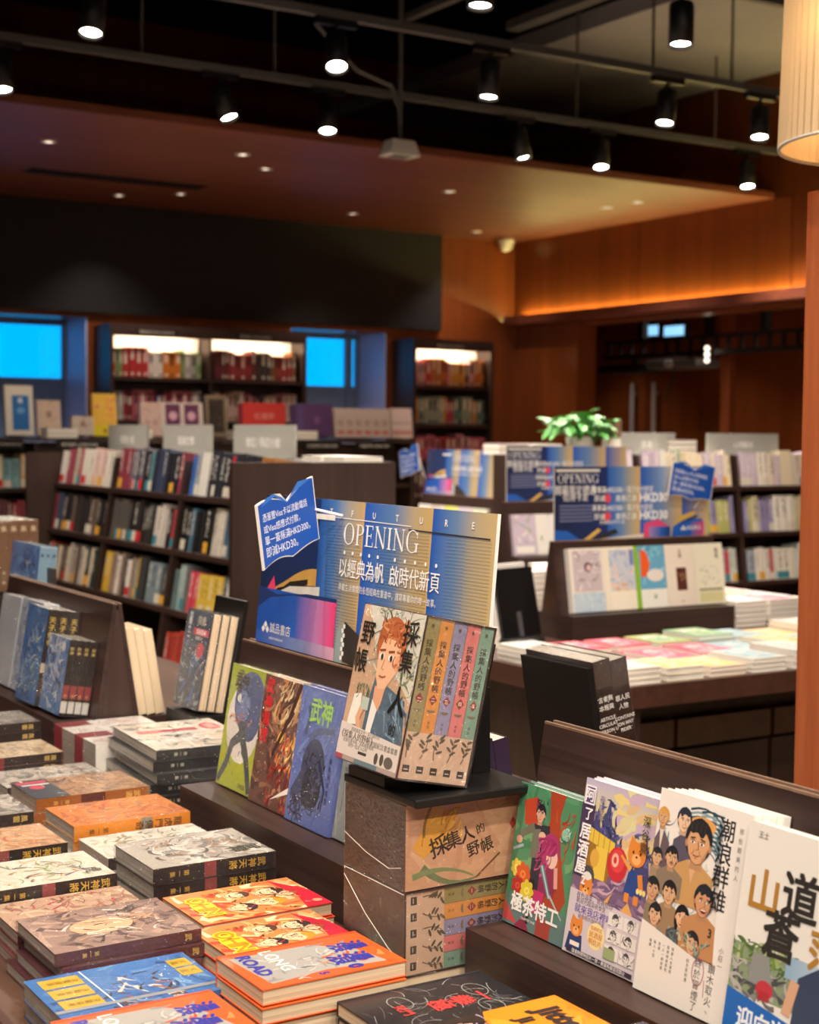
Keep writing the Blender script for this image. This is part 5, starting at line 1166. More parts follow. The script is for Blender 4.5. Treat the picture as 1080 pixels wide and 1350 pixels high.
# ------------------------------------------------------------------ posters
def logo(a, x, y, s, col='f2f0ee', word='誠品書店', sub='eslite bookstore'):
    for dx, dy in ((0, 0), (-.5, -.5), (.5, -.5)):
        cx, cy, r = x + dx * s, y + dy * s, s * .42; a.poly([(cx - r, cy), (cx, cy - r), (cx + r, cy), (cx, cy + r)], col)
    a.text(word, x + s * 1.1, y - .2 * s, s * 1.25, col, .03, align='l')
    if sub: a.text(sub, x + s * 1.1, y - 1.35 * s, s * .5, col, .0, align='l', slant=.2)
def rays(a, x0, x1, v0, v1, n, stops):
    a.grad(x0, v0, x1, v1, stops)
def poster_main(w, h):
    a = Art(w, h, '1f2c58'); A = a.A
    a.grad(0, 0, .285, A, [(0, '16244c'), (1, '20356a')])
    a.grad(.285, 0, .49, A, [(0, '1f57ae'), (.35, '4a78b4'), (.65, 'a09c8c'), (1, 'cba667')]); a.grad(.49, 0, .77, A, [(0, '1a56b4'), (.45, '5c7fae'), (.75, 'b9a47c'), (1, 'c9a868')]); a.grad(.77, 0, 1, A, [(0, '1a56b4'), (.4, '6a88ae'), (.7, 'b6a688'), (1, 'cbb07a')])
    for i in range(42):
        y = A * (.04 + .0195 * i)
        for x0, x1, c in ((.33, .41, '44699e'), (.41, .485, '8d8f8c'), (.56, .65, '537aac'), (.65, .765, '9c9684'), (.83, .9, '6a86aa'), (.9, .99, 'a99d84')): a.rect(x0, y, x1, y + .0012, c)
    # open book drawing at the left
    pts = [(.06, A * .36)]
    for i in range(11): t = i / 10; pts.append((.08 + .21 * t, A * (.36 + .19 * math.sin(t * 1.55))))
    a.poly(pts + [(.29, A * .44), (.16, A * .42)], 'd3a556'); a.poly([(.08, A * .34), (.16, A * .44), (.25, A * .475), (.25, A * .44), (.14, A * .38)], '2a2824'); a.poly([(.06, A * .32), (.16, A * .41), (.31, A * .44), (.31, A * .38), (.12, A * .34)], 'e0ddd4')
    a.poly([(.02, A * .3), (.075, A * .46), (.09, A * .36), (.05, A * .28)], 'e0406a')
    a.grad(0, 0, .395, A * .37, [(0, '1a4ea8'), (.5, '2a5cb8'), (.78, 'b878b0'), (1, 'e83a78')]); a.poly([(0, A * .38), (0, A * .23), (.06, A * .31), (.18, A * .355), (.395, A * .36), (.395, A * .385), (.25, A * .38), (.1, A * .34)], '20356a')
    a.grad(0, 0, .4, A * .08, [(0, '2a5cb8'), (.6, '7a88b8'), (1, 'd8a0b8')])
    a.poly([(.4, 0), (.44, 0), (.445, A * .26), (.41, A * .2)], '8fa0a0'); a.poly([(.43, A * .02), (.5, 0), (.62, 0), (.56, A * .14), (.44, A * .26)], '3a3430')
    for i in range(8): a.rect(.428 + .006 * (i % 2), A * (.02 + .028 * i), .438 + .006 * (i % 2), A * (.046 + .028 * i), 'efece4')
    # heading row
    for i, ch in enumerate('TFUTURE'): a.text(ch, .34 + .097 * i, A * .925, .02, 'f0efec', .02)
    a.rect(.235, A * .87, .36, A * .905, 'f2f0ea'); a.stroke([(.36, A * .893), (.69, A * .885)], .002, 'e8e8e4'); a.stroke([(.68, A * .865), (.985, A * .86)], .003, '2c2c30')
    a.serif('OPENING', .405, A * .735, .0475, 'f6f4ef', .13, 1.22)
    for i in range(5): a.ell(.415 + .037 * i, A * .682, .0045, .0045, 'f6f4ef', n=8); a.ell(.635 + .041 * i, A * .68, .0045, .0045, 'f6f4ef', n=8)
    a.text('以經典為帆', .495, A * .588, .047, 'f8f6f2', .02, 0, .86); a.text('啟時代新頁', .717, A * .586, .047, 'f8f6f2', .02, 0, .86)
    a.text('承載生活情懷的永恆經典在重逢中，譜寫專屬你的唯一故事。', .603, A * .468, .0185, 'f0eee8', .005, 0, .84)
    logo(a, .05, A * .125, .022); return a.mesh('poster_print', 'print_matte')
def poster_offer(w, h):
    a = Art(w, h, '18244c'); A = a.A
    a.grad(.0, 0, .33, A, [(0, '141f44'), (1, '1a2c60')]); a.grad(.33, 0, .54, A, [(0, '1f57ae'), (.4, '5a80b0'), (.75, 'a89e88'), (1, 'cba667')]); a.grad(.54, 0, .82, A, [(0, '1a56b4'), (.5, '6a86ae'), (1, 'c9a868')]); a.grad(.82, 0, 1, A, [(0, '1a56b4'), (1, 'cbb07a')])
    a.rect(.01, A * .93, .28, A * .965, 'dcd6c8'); a.serif('OPENING', .02, A * .775, .045, 'f2f0ec', .12); a.text('開幕限定禮遇', .13, A * .68, .05, 'e8e6e0', .02, 0, .85); a.text('信用卡友', .13, A * .58, .04, 'e8e6e0', .02)
    for i in range(5): a.rect(.03, A * (.45 - .05 * i), .24, A * (.475 - .05 * i), '6a7090')
    for r in range(2):
        y = A * (.68 - .25 * r); a.text('單筆滿HKD300・電子支付即享', .43, y, .036, 'eeece6', .02, 0, .8); a.ell(.33, y - A * .12, .022, .022, 'd84858'); a.text('即減', .28, y - A * .12, .035, 'eeece6', .02); a.text('書券乙張', .45, y - A * .12, .035, 'eeece6', .02); a.text('HKD30', .63, y - A * .115, .06, 'f4f2ee', .03)
    a.text('詳情請洽門市人員', .36, A * .23, .02, 'eeece6')
    a.poly([(.0, 0), (.0, A * .14), (.08, A * .12), (.16, 0)], '1f5ab0'); a.poly([(.18, 0), (.27, A * .15), (.29, A * .12), (.22, 0)], 'd3a94e'); a.poly([(.24, A * .02), (.38, A * .14), (.4, A * .08), (.3, .0)], '2a2824'); a.poly([(.28, 0), (.6, 0), (.58, A * .06)], 'd8cfc0')
    a.poly([(.56, 0), (.57, A * .2), (.66, A * .25), (.74, A * .14), (.74, 0)], 'd84878'); a.grad(.6, 0, .74, A * .15, [(0, '9a80b8'), (.6, '1f5ab0'), (1, '16336e')]); a.poly([(.75, 0), (.76, A * .14), (.84, A * .25), (.96, A * .24), (.97, 0)], '1d5cb8'); a.grad(.88, 0, .97, A * .2, [(0, '4a68b4'), (1, 'd84878')]); a.poly([(.76, A * .15), (.82, A * .3), (.92, A * .37), (.9, A * .3), (.82, A * .22)], 'd3a94e'); a.poly([(.78, A * .17), (.92, A * .3), (.93, A * .27)], '2a2824')
    logo(a, .83, A * .13, .02, sub=''); return a.mesh('poster_print', 'print_matte')
def poster(label, M, w, h, art):
    t = empty('promotion_poster', label, 'poster', matrix=M)
    ob('board', MB().box((0, 0, -.006), (w, h, 0)).me('board', 'white_plastic'), t); ob('poster_print', art, t, (0, 0, .0003))
    return t
FX = dict(right=(0, -1, 0), up=(0, 0, 1), normal=(-1, 0, 0)); FY = dict(right=(1, 0, 0), up=(0, 0, 1), normal=(0, -1, 0))
PM = poster_main(.736, .272)
poster('large blue and gold opening poster on the near stand', basis((0, -1, 0), (.08, 0, 1), (-1, 0, .08), (1.2495, 2.52, 1.114)), .736, .272, PM)
PO = poster_offer(.755, .27)
poster('dark blue opening poster above five pale books', basis((1, 0, 0), (0, .02, 1), (0, -1, .02), (3.39, 4.4005, 1.114)), .755, .27, PO)

# book-shaped badges clipped to the posters
def art_badge(w, h, lines):
    a = Art(w, h, '1b52ae'); A = a.A
    return a
def badge(label, n_bot, n_top, f_bot, f_top, lines, arm_to=None):
    """flat open-book outline spanned by its four corners"""
    n_bot, n_top, f_bot, f_top = [Vector(v) for v in (n_bot, n_top, f_bot, f_top)]
    r = ((f_bot + f_top) - (n_bot + n_top)) / 2; w = r.length; h = ((n_top - n_bot).length + (f_top - f_bot).length) / 2
    up = ((n_top - n_bot) + (f_top - f_bot)); up = (up - r * (up.dot(r) / r.length_squared)).normalized(); r = r.normalized(); nrm = r.cross(up)
    c = (n_bot + n_top + f_bot + f_top) / 4
    org = c - r * (w / 2) - up * (h / 2)
    t = empty('book_shaped_badge', label, 'sign', matrix=basis(r, up, nrm, org), group='book-shaped badges on the posters')
    def outline(k):
        pts = []
        for i in range(9): s = i / 8; pts.append((s * .5, -.08 + .10 * math.sin(s * math.pi * .9) * .8))
        for i in range(1, 9): s = i / 8; pts.append((.5 + s * .5, -.06 + .10 * math.sin(s * math.pi * .55)))
        top = []
        for i in range(9): s = i / 8; top.append((1 - s * .5, .98 - .22 * s ** 1.6))
        for i in range(1, 9): s = i / 8; top.append((.5 - s * .5, .76 + .12 * math.sin(s * math.pi * .75)))
        return [(.5 * w + (x * w - .5 * w) * k, .45 * h + (y * h - .45 * h) * k) for x, y in pts + top]
    ob('badge_board', MB().prism(outline(1.0), -.004, 0, 'z').me('badge_board', 'white_plastic'), t)
    me = Art(1, 1, '1b52ae'); me.v = []; me.f = []; me.c = []
    pts = outline(.965); me._add([(p[0], p[1]) for p in pts], [tuple(range(len(pts)))], hx('1b52ae'))
    sg = [(0.06, .80), (.16, .90), (.3, .93), (.42, .86), (.5, .77)]
    me.up(); me._add([(x * w, y * h) for x, y in sg] + [(.5 * w, .74 * h), (.3 * w, .88 * h)], [tuple(range(6, -1, -1))], hx('3a74c8')); me.up(); me._add([(.3 * w, .92 * h), (.42 * w, .84 * h), (.5 * w, .75 * h), (.4 * w, .90 * h)], [(0, 1, 2, 3)], hx('e6dcc4'))
    me.up(); me._add([(.52 * w, .78 * h), (.66 * w, .86 * h), (.97 * w, .97 * h), (.72 * w, .98 * h)], [(0, 1, 2, 3)], hx('3a74c8'))
    for i, (tx, sz) in enumerate(lines): me.text(tx, .07 * w, (.64 - .165 * i) * h, sz * h, 'eef0f4', .022, 0, min(.95, .82 * w / (sz * h * sum(1.0 if ord(c_) > 0x2e80 else .55 for c_ in tx))), 'l')
    ob('badge_print', me.mesh('badge_print', 'print_matte'), t, (0, 0, .0004))
    if arm_to is not None:
        q = t.matrix_world.inverted() @ Vector(arm_to); e = Vector((w * .98, h * .5, -.006))
        ob('clip_arm', MB().tube([e, q], .0025).me('clip_arm', 'white_plastic'), t)
    return t
FE = PX(417, 670, 1.235); dfar = (FE - CAM).dot(FW)
dn = dfar - .15
lines1 = [('憑滙豐Visa卡以流動電話', .125), ('或Visa感應式付款，', .125), ('單一簽賬滿HKD300，', .14), ('即減HKD30。', .16)]
badge('blue open-book badge at the left end of the near poster', PD(342, 743, dn), PD(342, 655, dn), PD(417, 718, dfar), PD(417, 622, dfar), lines1, PX(452, 680, 1.265))
badge('blue open-book badge at the right of the middle poster', PY(884, 650, 4.36), PY(886, 601, 4.36), PY(938, 662, 4.36), PY(943, 615, 4.36), lines1, PY(915, 670, 4.396))

# ------------------------------------------------------------------ piles on the foreground table
P_grey = ['b8b0a4', '8f8880', 'd0c8ba', '6f6a66']; P_warm = ['c9a27c', 'a87c5c', 'd9bd98', '7a5442']; P_or = ['d9893c', 'c8682c', 'e8a850', '8a4a2c']
sp_dark = art_spine(.024, .2, '241a18', '武神天將', 'c8a03c', ((.42, .52, '8a3a38'),)); sp_or = art_spine(.026, .208, 'd8861e', '龍虎門傳奇', '5a3410', ((.58, .68, '8a8478'),)); sp_mar = art_spine(.017, .2, '4f1f26', '武', 'c8a850'); sp_br = art_spine(.022, .21, '9c5a24', '武道', 'e0b060', ((.4, .62, '5a241c'),))
sp_br2 = art_spine(.02, .2, '2c2220', '風雲', 'c8a860', ((.3, .4, '803030'),))
stack('grey painted comic', 'beside the blue comic on the stand', .878, 2.115, .206, .16, 3, .025, '2a2220', art_painted(.16, .206, ['c4bcae', 'a39c92', 'e2dccf', '8a8580'], ['5a5450', 'b88a5c', 'efe9dc'], 211, '武神', '2c2620'), sp_dark, pages='pages_grey')
stack('white and green comic', 'tucked behind the grey comics', .872, 2.287, .206, .138, 2, .026, 'dcd8c8', art_painted(.138, .206, ['e4e0d2', 'c9cdb4', 'b8b49c', 'f0ece0'], ['8a9a68', '6a6a58'], 221, '武', '4a5a3c'), sp_br2, pages='pages_grey')
stack('orange comic', 'left of the lime green comic', .870, 2.44, .212, .15, 3, .0225, 'd8861e', art_painted(.15, .212, ['dd8430', 'c9702a', 'e89a48', 'b85a24'], ['8a8a88', 'c04a24', 'f0b868'], 231, '', '5a3410'), sp_or, pages='pages_grey', covers=['e0d8c8', 'c8c0b0', 'd8861e'])
stack('brown comic with dark band', 'behind the orange comics', .868, 2.632, .216, .15, 3, .0245, '9c6a3c', art_painted(.15, .216, ['b08058', '8a6044', 'c89a6c', '6a4834'], ['3a2c28', 'd8b888'], 241, '', '3a2a20', band='b83040'), sp_br, pages='pages_grey')
stack('dull grey comic', 'left end of third row behind brown comics', .868, 2.80, .205, .145, 3, .02, '8a8078', art_painted(.145, .205, P_grey, ['3a3634', 'c8a880'], 251, '武'), sp_br2, pages='pages_grey')
stack('tan painted comic', 'at the left below the dark comics', .853, 3.03, .205, .147, 4, .0165, '5a3430', art_painted(.147, .205, ['d9c09a', 'b89a78', 'e8d8b8'], ['8a6a4a', '5a4a40'], 261, ''), sp_br2, pages='pages_grey')
stack('dark glossy comic', 'at left under the blue boxed comics', .872, 3.235, .205, .148, 5, .0185, '2a2422', art_painted(.148, .205, ['8a8074', 'b0a494', '5a5048'], ['d8ccb4', '3a3430'], 271, ''), sp_br2, pages='pages_grey')
stack('skin-toned painted comic with maroon spine', 'in the left foreground', .633, 1.847, .203, .156, 4, .0168, '4f1f26', art_painted(.156, .203, ['a8887a', '8a6e66', 'c4a290', '6a5250'], ['e8dcd0', '4a3c3c', 'd8a880'], 281, '', face='dba47c'), sp_mar, pages='pages_grey', jit=.012)
stack('red and tan comic', 'just behind the maroon-spined comics', .636, 2.008, .2, .136, 3, .0165, '7a3a34', art_painted(.136, .2, ['c8a488', 'a87860', 'dcc0a0'], ['c83a34', '8a5a48'], 291, '龍', 'c02a2c'), sp_mar, pages='pages_grey')
stack('cream and green comic', 'at the left edge, fourth row', .634, 2.15, .198, .143, 3, .0225, '2a1e1c', art_painted(.143, .198, ['e8e0cc', 'd8d4b8', 'f0e8d8'], ['8aa858', '6a5a60', 'c89868'], 301, '虎', '4a4438'), sp_dark, pages='pages_grey')
stack('burnt orange comic', 'at the left edge, fifth row', .628, 2.353, .2, .14, 3, .0225, '3a2620', art_painted(.14, .2, ['d0a078', 'b07850', 'e0bc90'], ['c8502c', '6a5a54', 'e89a5c'], 311, ''), sp_dark, pages='pages_grey')
stack('grey comic', 'cut by the left edge, sixth row', .63, 2.53, .2, .145, 4, .0195, '9a928a', art_painted(.145, .2, P_grey, ['5a5450', 'd8d0c4'], 321, ''), sp_br2, pages='pages_grey')
stack('sparkling blue comic with yellow lettering', 'in the left foreground', .588, 1.686, .215, .15, 2, .0235, '3a70b0', art_blueyellow(.15, .215), None, pages='pages_grey', jit=.01)
stack('red and orange manga', 'below the grey comics, rear copy', .862, 1.897, .204, .145, 3, .018, 'd8482e', art_redmanga(.145, .204), None, bind='L', pages='pages_cream', wrap=False)
stack('red and orange manga', 'beside the brown boxes, front copy', .836, 1.737, .184, .145, 3, .0185, 'd8482e', art_redmanga(.145, .184), None, bind='L', pages='pages_cream', wrap=False)
LR = art_longroad(.13, .2)
stack('orange and grey road comic', 'in front of the brown boxes', .790, 1.572, .2, .13, 4, .0195, 'e2622c', LR, None, bind='L', pages='pages_cream', wrap=False, gap=.002)
stack('orange and grey road comic', 'at the bottom left corner', .562, 1.528, .2, .13, 3, .0195, 'e2622c', LR, None, bind='L', pages='pages_cream', wrap=False, gap=.002)
stack('black comic with red brush title', 'at the bottom centre', .884, 1.415, .208, .146, 3, .0175, '26262a', art_blackred(.146, .208), None, bind='L', pages='pages_cream', wrap=False)
stack('orange and black comic', 'right of bottom centre', .884, 1.258, .208, .146, 3, .024, 'e88a1e', art_orange(.146, .208), None, bind='L', pages='pages_cream', wrap=False)
stack('navy and pink comic', 'at the bottom right under the ledge', .884, 1.10, .208, .146, 3, .031, '2b2f55', art_navy(.146, .208), None, bind='L', pages='pages_white', wrap=True)
stack('dull comic', 'below the picture at left', .60, 1.36, .2, .146, 3, .02, 'b8a890', None, None, bind='L', pages='pages_cream', wrap=False)
# pile with the red seal, beyond the end of stand 2
def art_seal(w, h):
    a = Art(w, h, 'd9d2c2'); A = a.A
    a.paint(['e8e2d4', 'b8b0a0', 'c8b890', '8a8478'], 60, 331, lo=.1, hi=.4, wd=.08); a.paint(['3a3a38', '6a6a64', 'f0ece0'], 50, 332, (.0, .0, 1, A * .7), .05, .2, .04); a.rect(.3, A * .1, .4, A * .7, 'c03440'); a.rect(.44, A * .1, .5, A * .8, 'd8d4c8'); a.ell(.3, A * .86, .13, .08, 'c83038'); a.text('全彩', .3, A * .86, .08, 'f0e0dc', .04); a.vtext('武神鳳凰', .7, A * .7, .14, 'f4f0e8', .05); return a.mesh('cover_print')
stack('silver comic with red seal', 'behind the lime green comic', 1.125, 2.67, .21, .27, 6, .0205, '2c2a2a', art_seal(.27, .21), art_spine(.02, .21, '1e1c1c', '武神', 'b8b0a0'), pages='pages_grey', jit=.018, yaw=-.06)
def red_sided(label, y0):
    t = book(label, lying(1.10, y0, TZ + .0005, .2, .125), .125, .2, .095, 'e6e0d6', art_painted(.125, .2, ['e8e2da', 'd8cfc4', 'c8b8ac'], ['b83848', '8a8078'], int(y0 * 1000), ''), None, pages='pages_grey', wrap=True, name='thick_comic', group='thick comics with red bands')
    ob('red_band', MB().box((.0, -.0012, .0), (.05, .0, .095)).box((.0, 0, .0951), (.05, .07, .0957)).me('red_band', 'cover_board'), t, color='8a3038')
red_sided('thick white comic with red band, nearer of two', 2.955); red_sided('thick white comic with red band, farther of two', 3.0835)

# ------------------------------------------------------------------ left stand: boxed blue comics
def multi(label, M, W, H, n, T, covers, front, spines, wrap=True, bind='R'):
    t = empty('comic_set', label, 'comic set', matrix=M, group='comic sets on the left stand')
    for i in range(n):
        c, p, w = cover_mesh(W, H, T, bind, 'pages_cream' if bind == 'L' else 'pages_white'); z = i * (T + .0006)
        v = ob('volume', c, t, (0, 0, z), color=covers[i % len(covers)]); ob('page_block', p, v)
        if spines: o = ob('spine_print', spines, v); o.matrix_local = basis((0, 0, -1), (0, 1, 0), (1, 0, 0), (W + .0002, 0, T))
    TT = n * (T + .0006)
    if front: ob('cover_print', front, t, (0, 0, TT + .0002))
    if wrap: ob('shrink_wrap', MB().box((-.001, -.001, -.0003), (W + .001, H + .001, TT + .001)).me('shrink_wrap', 'shrink_wrap'), t)
    return t
PBL = ['5a86c0', '3a68a8', '8aaad0', 'b8c4d4', '2c4c80']
spd = art_spine(.0145, .165, '241d1a', '封神', 'b8a060', ((.24, .42, '8a3838'), (.04, .2, 'c8c4bc')))
multi('small set of four comics with black spines on the left stand', leaning(3.40), .135, .172, 4, .0165, ['2a2422'], art_painted(.135, .172, PBL, ['e8ecf0', 'd8dce4', '6a5a58'], 401, '神', 'f0f0ee'), spd)
multi('thick blue comic set with dark gilded spine', leaning(3.548), .143, .225, 3, .0255, ['2c2624'], art_painted(.143, .225, ['3f78b8', '2c5c98', '6a9acc', '4a6a90'], ['c8d4c8', 'e0dcc8', '88b0a0'], 411, '', face=None), art_spine(.0255, .22, '2a2320', '天子傳奇', 'c8a850', ((.1, .3, '4a3834'), (.35, .45, 'b8a890'))))
multi('pale grey-blue comic set at the left edge', leaning(3.705), .15, .228, 2, .02, ['c8ccd4'], art_painted(.15, .228, ['a8b4c8', 'c8d0dc', '8090a8'], ['5a4a60', 'e8ecf0', '6a88b8'], 421, ''), None)
multi('far grey comic set beyond the left edge', leaning(3.87), .15, .225, 2, .02, ['b0b4bc'], None, None)
# tall blue art books beyond the stand
ps = empty('riser_block', 'dark wooden riser under the tall blue art books', 'riser', (1.20, 4.02, TZ))
boxo('riser_body', (0, 0, .0005), (.24, .3, .11), 'wood_dark_y', ps); boxo('riser_back', (.175, .0, .11), (.185, .3, .36), 'wood_dark_y', ps)
multi('tall bright blue art book set at the left edge', leaning(4.31, 6, 1.374, TZ + .111), .24, .305, 3, .016, ['9ab4c8'], art_painted(.24, .305, ['3a80d0', '2a60b8', '5aa0e0', '1c4890'], ['c8b8b0', '8ac0f0', '503c48'], 431, ''), art_spine(.016, .3, '7fa0b4', '藍', '2c4c60'))
ps = empty('riser_block', 'dark wooden riser at the far end of the near table', 'riser', (1.30, 4.5, TZ)); boxo('riser_body', (0, 0, .0005), (.3, .34, .24), 'wood_dark_y', ps); boxo('riser_lip', (0, 0, .24), (.01, .34, .25), 'wood_dark_y', ps)
multi('brown boxed set standing high at the left edge', basis((0, -1, 0), (0, 0, 1), (-1, 0, 0), (1.5, 4.78, TZ + .2505)), .26, .215, 5, .03, ['8a6a50'], art_painted(.26, .215, ['d8d0cc', 'a8a0b0'], ['5a6ab0'], 441, ''), art_spine(.03, .21, '7c5c44', '集', 'd8c0a0'))
# three cream books on the rear side of the left stand, blue comic on a black easel
for i in range(3):
    a = math.radians(-9.3)
    M = basis((0, 1, 0), (math.sin(a), 0, math.cos(a)), (math.cos(a), 0, -math.sin(a)), (1.3045 + i * .0215, 3.228, TZ + .0906))
    book(f'cream page-edged book leaning behind the left stand, {["inner", "middle", "outer"][i]} of three', M, .145, .205 - i * .004, .0205, 'd8c8a8', bind='R', pages='pages_cream', name='book', cat='book', group='cream books behind the left stand')
ez = empty('display_easel', 'black easel behind the blue and black comic', 'easel', (1.33, 2.98, TZ))
boxo('riser', (0, 0, .0005), (.15, .15, .125), 'black_plastic', ez)
ob('back_rest', MB().prism([(.075, .125), (.085, .125), (.13, .37), (.12, .37)], 0, .15, 'y').me('back_rest', 'black_plastic'), ez)
def art_band(w, h):
    a = Art(w, h, '2c3850'); A = a.A
    a.paint(['4a5a78', '2a3040', '8a949c', '3a68a8'], 60, 451, (0, 0, 1, A * .7), .1, .35, .07); a.paint(['c8c4b8', '6a6458'], 30, 452, (.1, 0, .8, A * .6), .06, .2, .03); a.rect(0, A * .7, 1, A, '26334e'); a.vtext('世間十二', .16, A * .98, .12, 'f0ecec', .05, .95); a.rect(.35, A * .75, .95, A * .82, 'c83848'); a.text('全新版本', .65, A * .785, .1, 'f0e0e0', .04); a.text('限量', .62, A * .9, .16, 'b8a890', .03); a.text('收藏珍本', .6, A * .72, .07, 'd8d4cc', .02); a.ell(.72, A * .6, .14, .13, 'c83040'); return a.mesh('cover_print')
multi('blue and black comic set on a black easel', leaning(3.12, 10.4, 1.403, TZ + .1255), .13, .212, 3, .02, ['3a3c44'], art_band(.13, .212), None, bind='L')

# ------------------------------------------------------------------ rear side of the near table
ez = empty('display_easel', 'black easel seen from behind, right of the boxed set', 'easel', (1.62, 2.1, TZ))
boxo('base_plate', (.04, 0, .0005), (.27, .21, .012), 'black_plastic', ez)
ob('back_rest', MB().prism([(.13, .012), (.142, .012), (.087, .325), (.075, .325)], 0, .2, 'y').me('back_rest', 'black_plastic'), ez)
a = math.radians(-10)
for i in range(2):
    spa = Art(.038, .32, '17120f'); A = spa.A
    spa.rect(0, A * .38, 1, A * .82, '0d0b0b'); spa.rect(0, A * .84, 1, A, '3a302e')
    for k, tx in enumerate(('言者無罪人民', '本報與人物')): spa.text(tx[i * 3:i * 3 + 3], .5, A * (.775 - .05 * k), .3, 'd8d4d0', .03)
    for k, tx in enumerate(('ARTICLE CONTAINS', 'CIRCULATION MAY', 'PERSON UNDER')): spa.text(tx[i * 8:i * 8 + 8], .5, A * (.66 - .035 * k), .24, 'cfcac6', .03)
    spa.rect(0, A * .43, 1, A * .436, 'b8b4b0')
    M = basis((0, 1, 0), (math.sin(a), 0, math.cos(a)), (math.cos(a), 0, -math.sin(a)), (1.7645 + i * .0395, 2.102, TZ + .0195))
    t_ = book(f'thick black shrink-wrapped book on the easel, {["inner", "outer"][i]} of two', M, .2, .32, .038, '2a2321', pages='pages_grey', wrap=True, bind='L', spine=spa.mesh('spine_print'), name='book', cat='book', group='black books on the rear easel')
a = math.radians(-9.3)
for i in range(2):
    M = basis((0, 1, 0), (math.sin(a), 0, math.cos(a)), (math.cos(a), 0, -math.sin(a)), (1.3045 + i * .0275, 1.83, TZ + .0906))
    book(f'dark purple book leaning behind the poster stand, {["inner", "outer"][i]} of two', M, .14, .195, .0265, '33233c', pages='pages_white', bind='L', name='book', cat='book', group='purple books behind the poster stand')
stack('white booklet', 'behind the near stand', 1.46, 1.64, .2, .145, 4, .02, 'e8e2d8', None, pages='pages_white', wrap=False)

# ------------------------------------------------------------------ middle table (right)
def flat_mesh():
    mb = MB(); t = .06
    mb.box((0, 0, 0), (1, 1, t)).box((0, 0, 1 - t), (1, 1, 1)).box((0, .985, t), (1, 1, 1 - t)); n = len(mb.f)
    pg = MB().box((.008, .01, t), (.992, .985, 1 - t))
    return mb.me('cover', 'cover_board'), pg.me('page_block', 'paper_white')
FLC, FLP = flat_mesh()
def flat_book(label, x, y, z, lx, ly, t, c, yaw=0, group='books lying on the middle table', band=None):
    o = bpy.data.objects.new('flat_book', FLC); COL.objects.link(o)
    o.matrix_world = Matrix.Translation((x + lx / 2, y + ly / 2, z)) @ Matrix.Rotation(yaw, 4, 'Z') @ Matrix.Translation((-lx / 2, -ly / 2, 0)) @ Matrix.Diagonal((lx, ly, t, 1))
    o.color = (*hx(c), 1); tag(o, label, 'book', group); ob('page_block', FLP, o)
    if band:
        b = ob('cover_print', BAND[band], o); b.location = (.08, .08, 1.002)
    return o
BAND = {}
for k, (pal, hi) in {'pink': (['f06a8a', 'f8a0b0', 'f4d0c8'], ['e8486c', 'fbe4d8']), 'blue': (['9cc8d8', 'c8e0e4', 'e8e4d8'], ['5a9ab8', 'f0d8b0']), 'gold': (['f0d88a', 'f8ecc0', 'f4c070'], ['e89a50', 'f8f4e8']), 'white': (['f4f0e8', 'e8e0d4', 'f8f6f0'], ['c8b8a8', '8a9aa8']), 'green': (['a8d0a0', 'd8e8c8', 'f0f0e0'], ['5aa878', 'e8d070'])}.items():
    a = Art(.84, .84, pal[0]); a.paint(pal, 30, len(k) * 7, lo=.2, hi=.5, wd=.16); a.paint(hi, 14, len(k) * 11, lo=.1, hi=.4, wd=.06); a.rect(.2, .7, .8, .8, 'f6f2ea'); BAND[k] = a.mesh('cover_print')
rn = random.Random(77)
def pile(desc, px, py, ztop, n, col, band=None, lx=.15, ly=.205, z0=TZ, group='books lying on the middle table', th=None, cols=None, yaw=None):
    """pile whose near-left top corner is seen at a photo pixel"""
    p = PZ(px, py, ztop); t = (ztop - z0 - .0005) / n
    for i in range(n):
        top = i == n - 1
        flat_book(f'{desc}, {LEVEL[n - 1 - i]} of its pile', p.x + (0 if top else rn.uniform(-.004, .004)), p.y + (0 if top else rn.uniform(-.004, .004)), z0 + .0005 + i * t, lx, ly, t * .97, col if not cols else cols[i % len(cols)], (yaw or 0) + rn.uniform(-.02, .02), group, band if top else None)
def cell(desc, x, y, n, th, col, band=None, lx=.162, ly=.2, cols=None, group='books lying on the middle table', z0=TZ):
    for i in range(n):
        top = i == n - 1
        flat_book(f'{desc}, {LEVEL[n - 1 - i]} of its pile', x + (0 if top else rn.uniform(-.003, .003)), y + (0 if top else rn.uniform(-.002, .002)), z0 + .0005 + i * th, lx, ly, th * .97, col if not cols else cols[i % len(cols)], rn.uniform(-.012, .012), group, band if top else None)
GX = [2.90 + .178 * i for i in range(12)]
ROW = [['front', 3.43, .2], ['second', 3.65, .2], ['rear', 3.87, .19]]
GRID = [
    [('white magazine', 'f0e6d6', 'white', 3), ('pale cream book', 'eee0c2', 'gold', 2), ('peach book', 'f2c8ac', 'gold', 2), ('blue-printed white book', 'e8e4dc', 'blue', 3), ('grey-printed white book', 'ece6de', 'white', 3), ('cream book', 'eae0ca', 'gold', 2), ('pale green book', 'd0dcc8', 'green', 2)],
    [('plain white book', 'f0eae0', 'white', 3), ('light pink book', 'f0b4ba', 'pink', 1), ('coral pink book', 'ee7e90', 'pink', 2), ('bright pink book', 'ea5074', 'pink', 2), ('light blue book', 'a8cce0', 'blue', 2), ('ivory book', 'ece0ca', 'gold', 3), ('white blue book', 'd4e2e8', 'blue', 2)],
    [('white booklet', 'f0eae0', 'white', 3), ('crimson book', 'd84450', 'pink', 2), ('red book', 'e0505e', 'pink', 2), ('yellow-green book', 'd0cc6a', 'green', 2), ('mint green book', '8cc89c', 'green', 3), ('sky blue book', 'a0c8de', 'blue', 2), ('amber book', 'eebc74', 'gold', 2), ('ivory white book', 'ece6dc', 'white', 3)]]
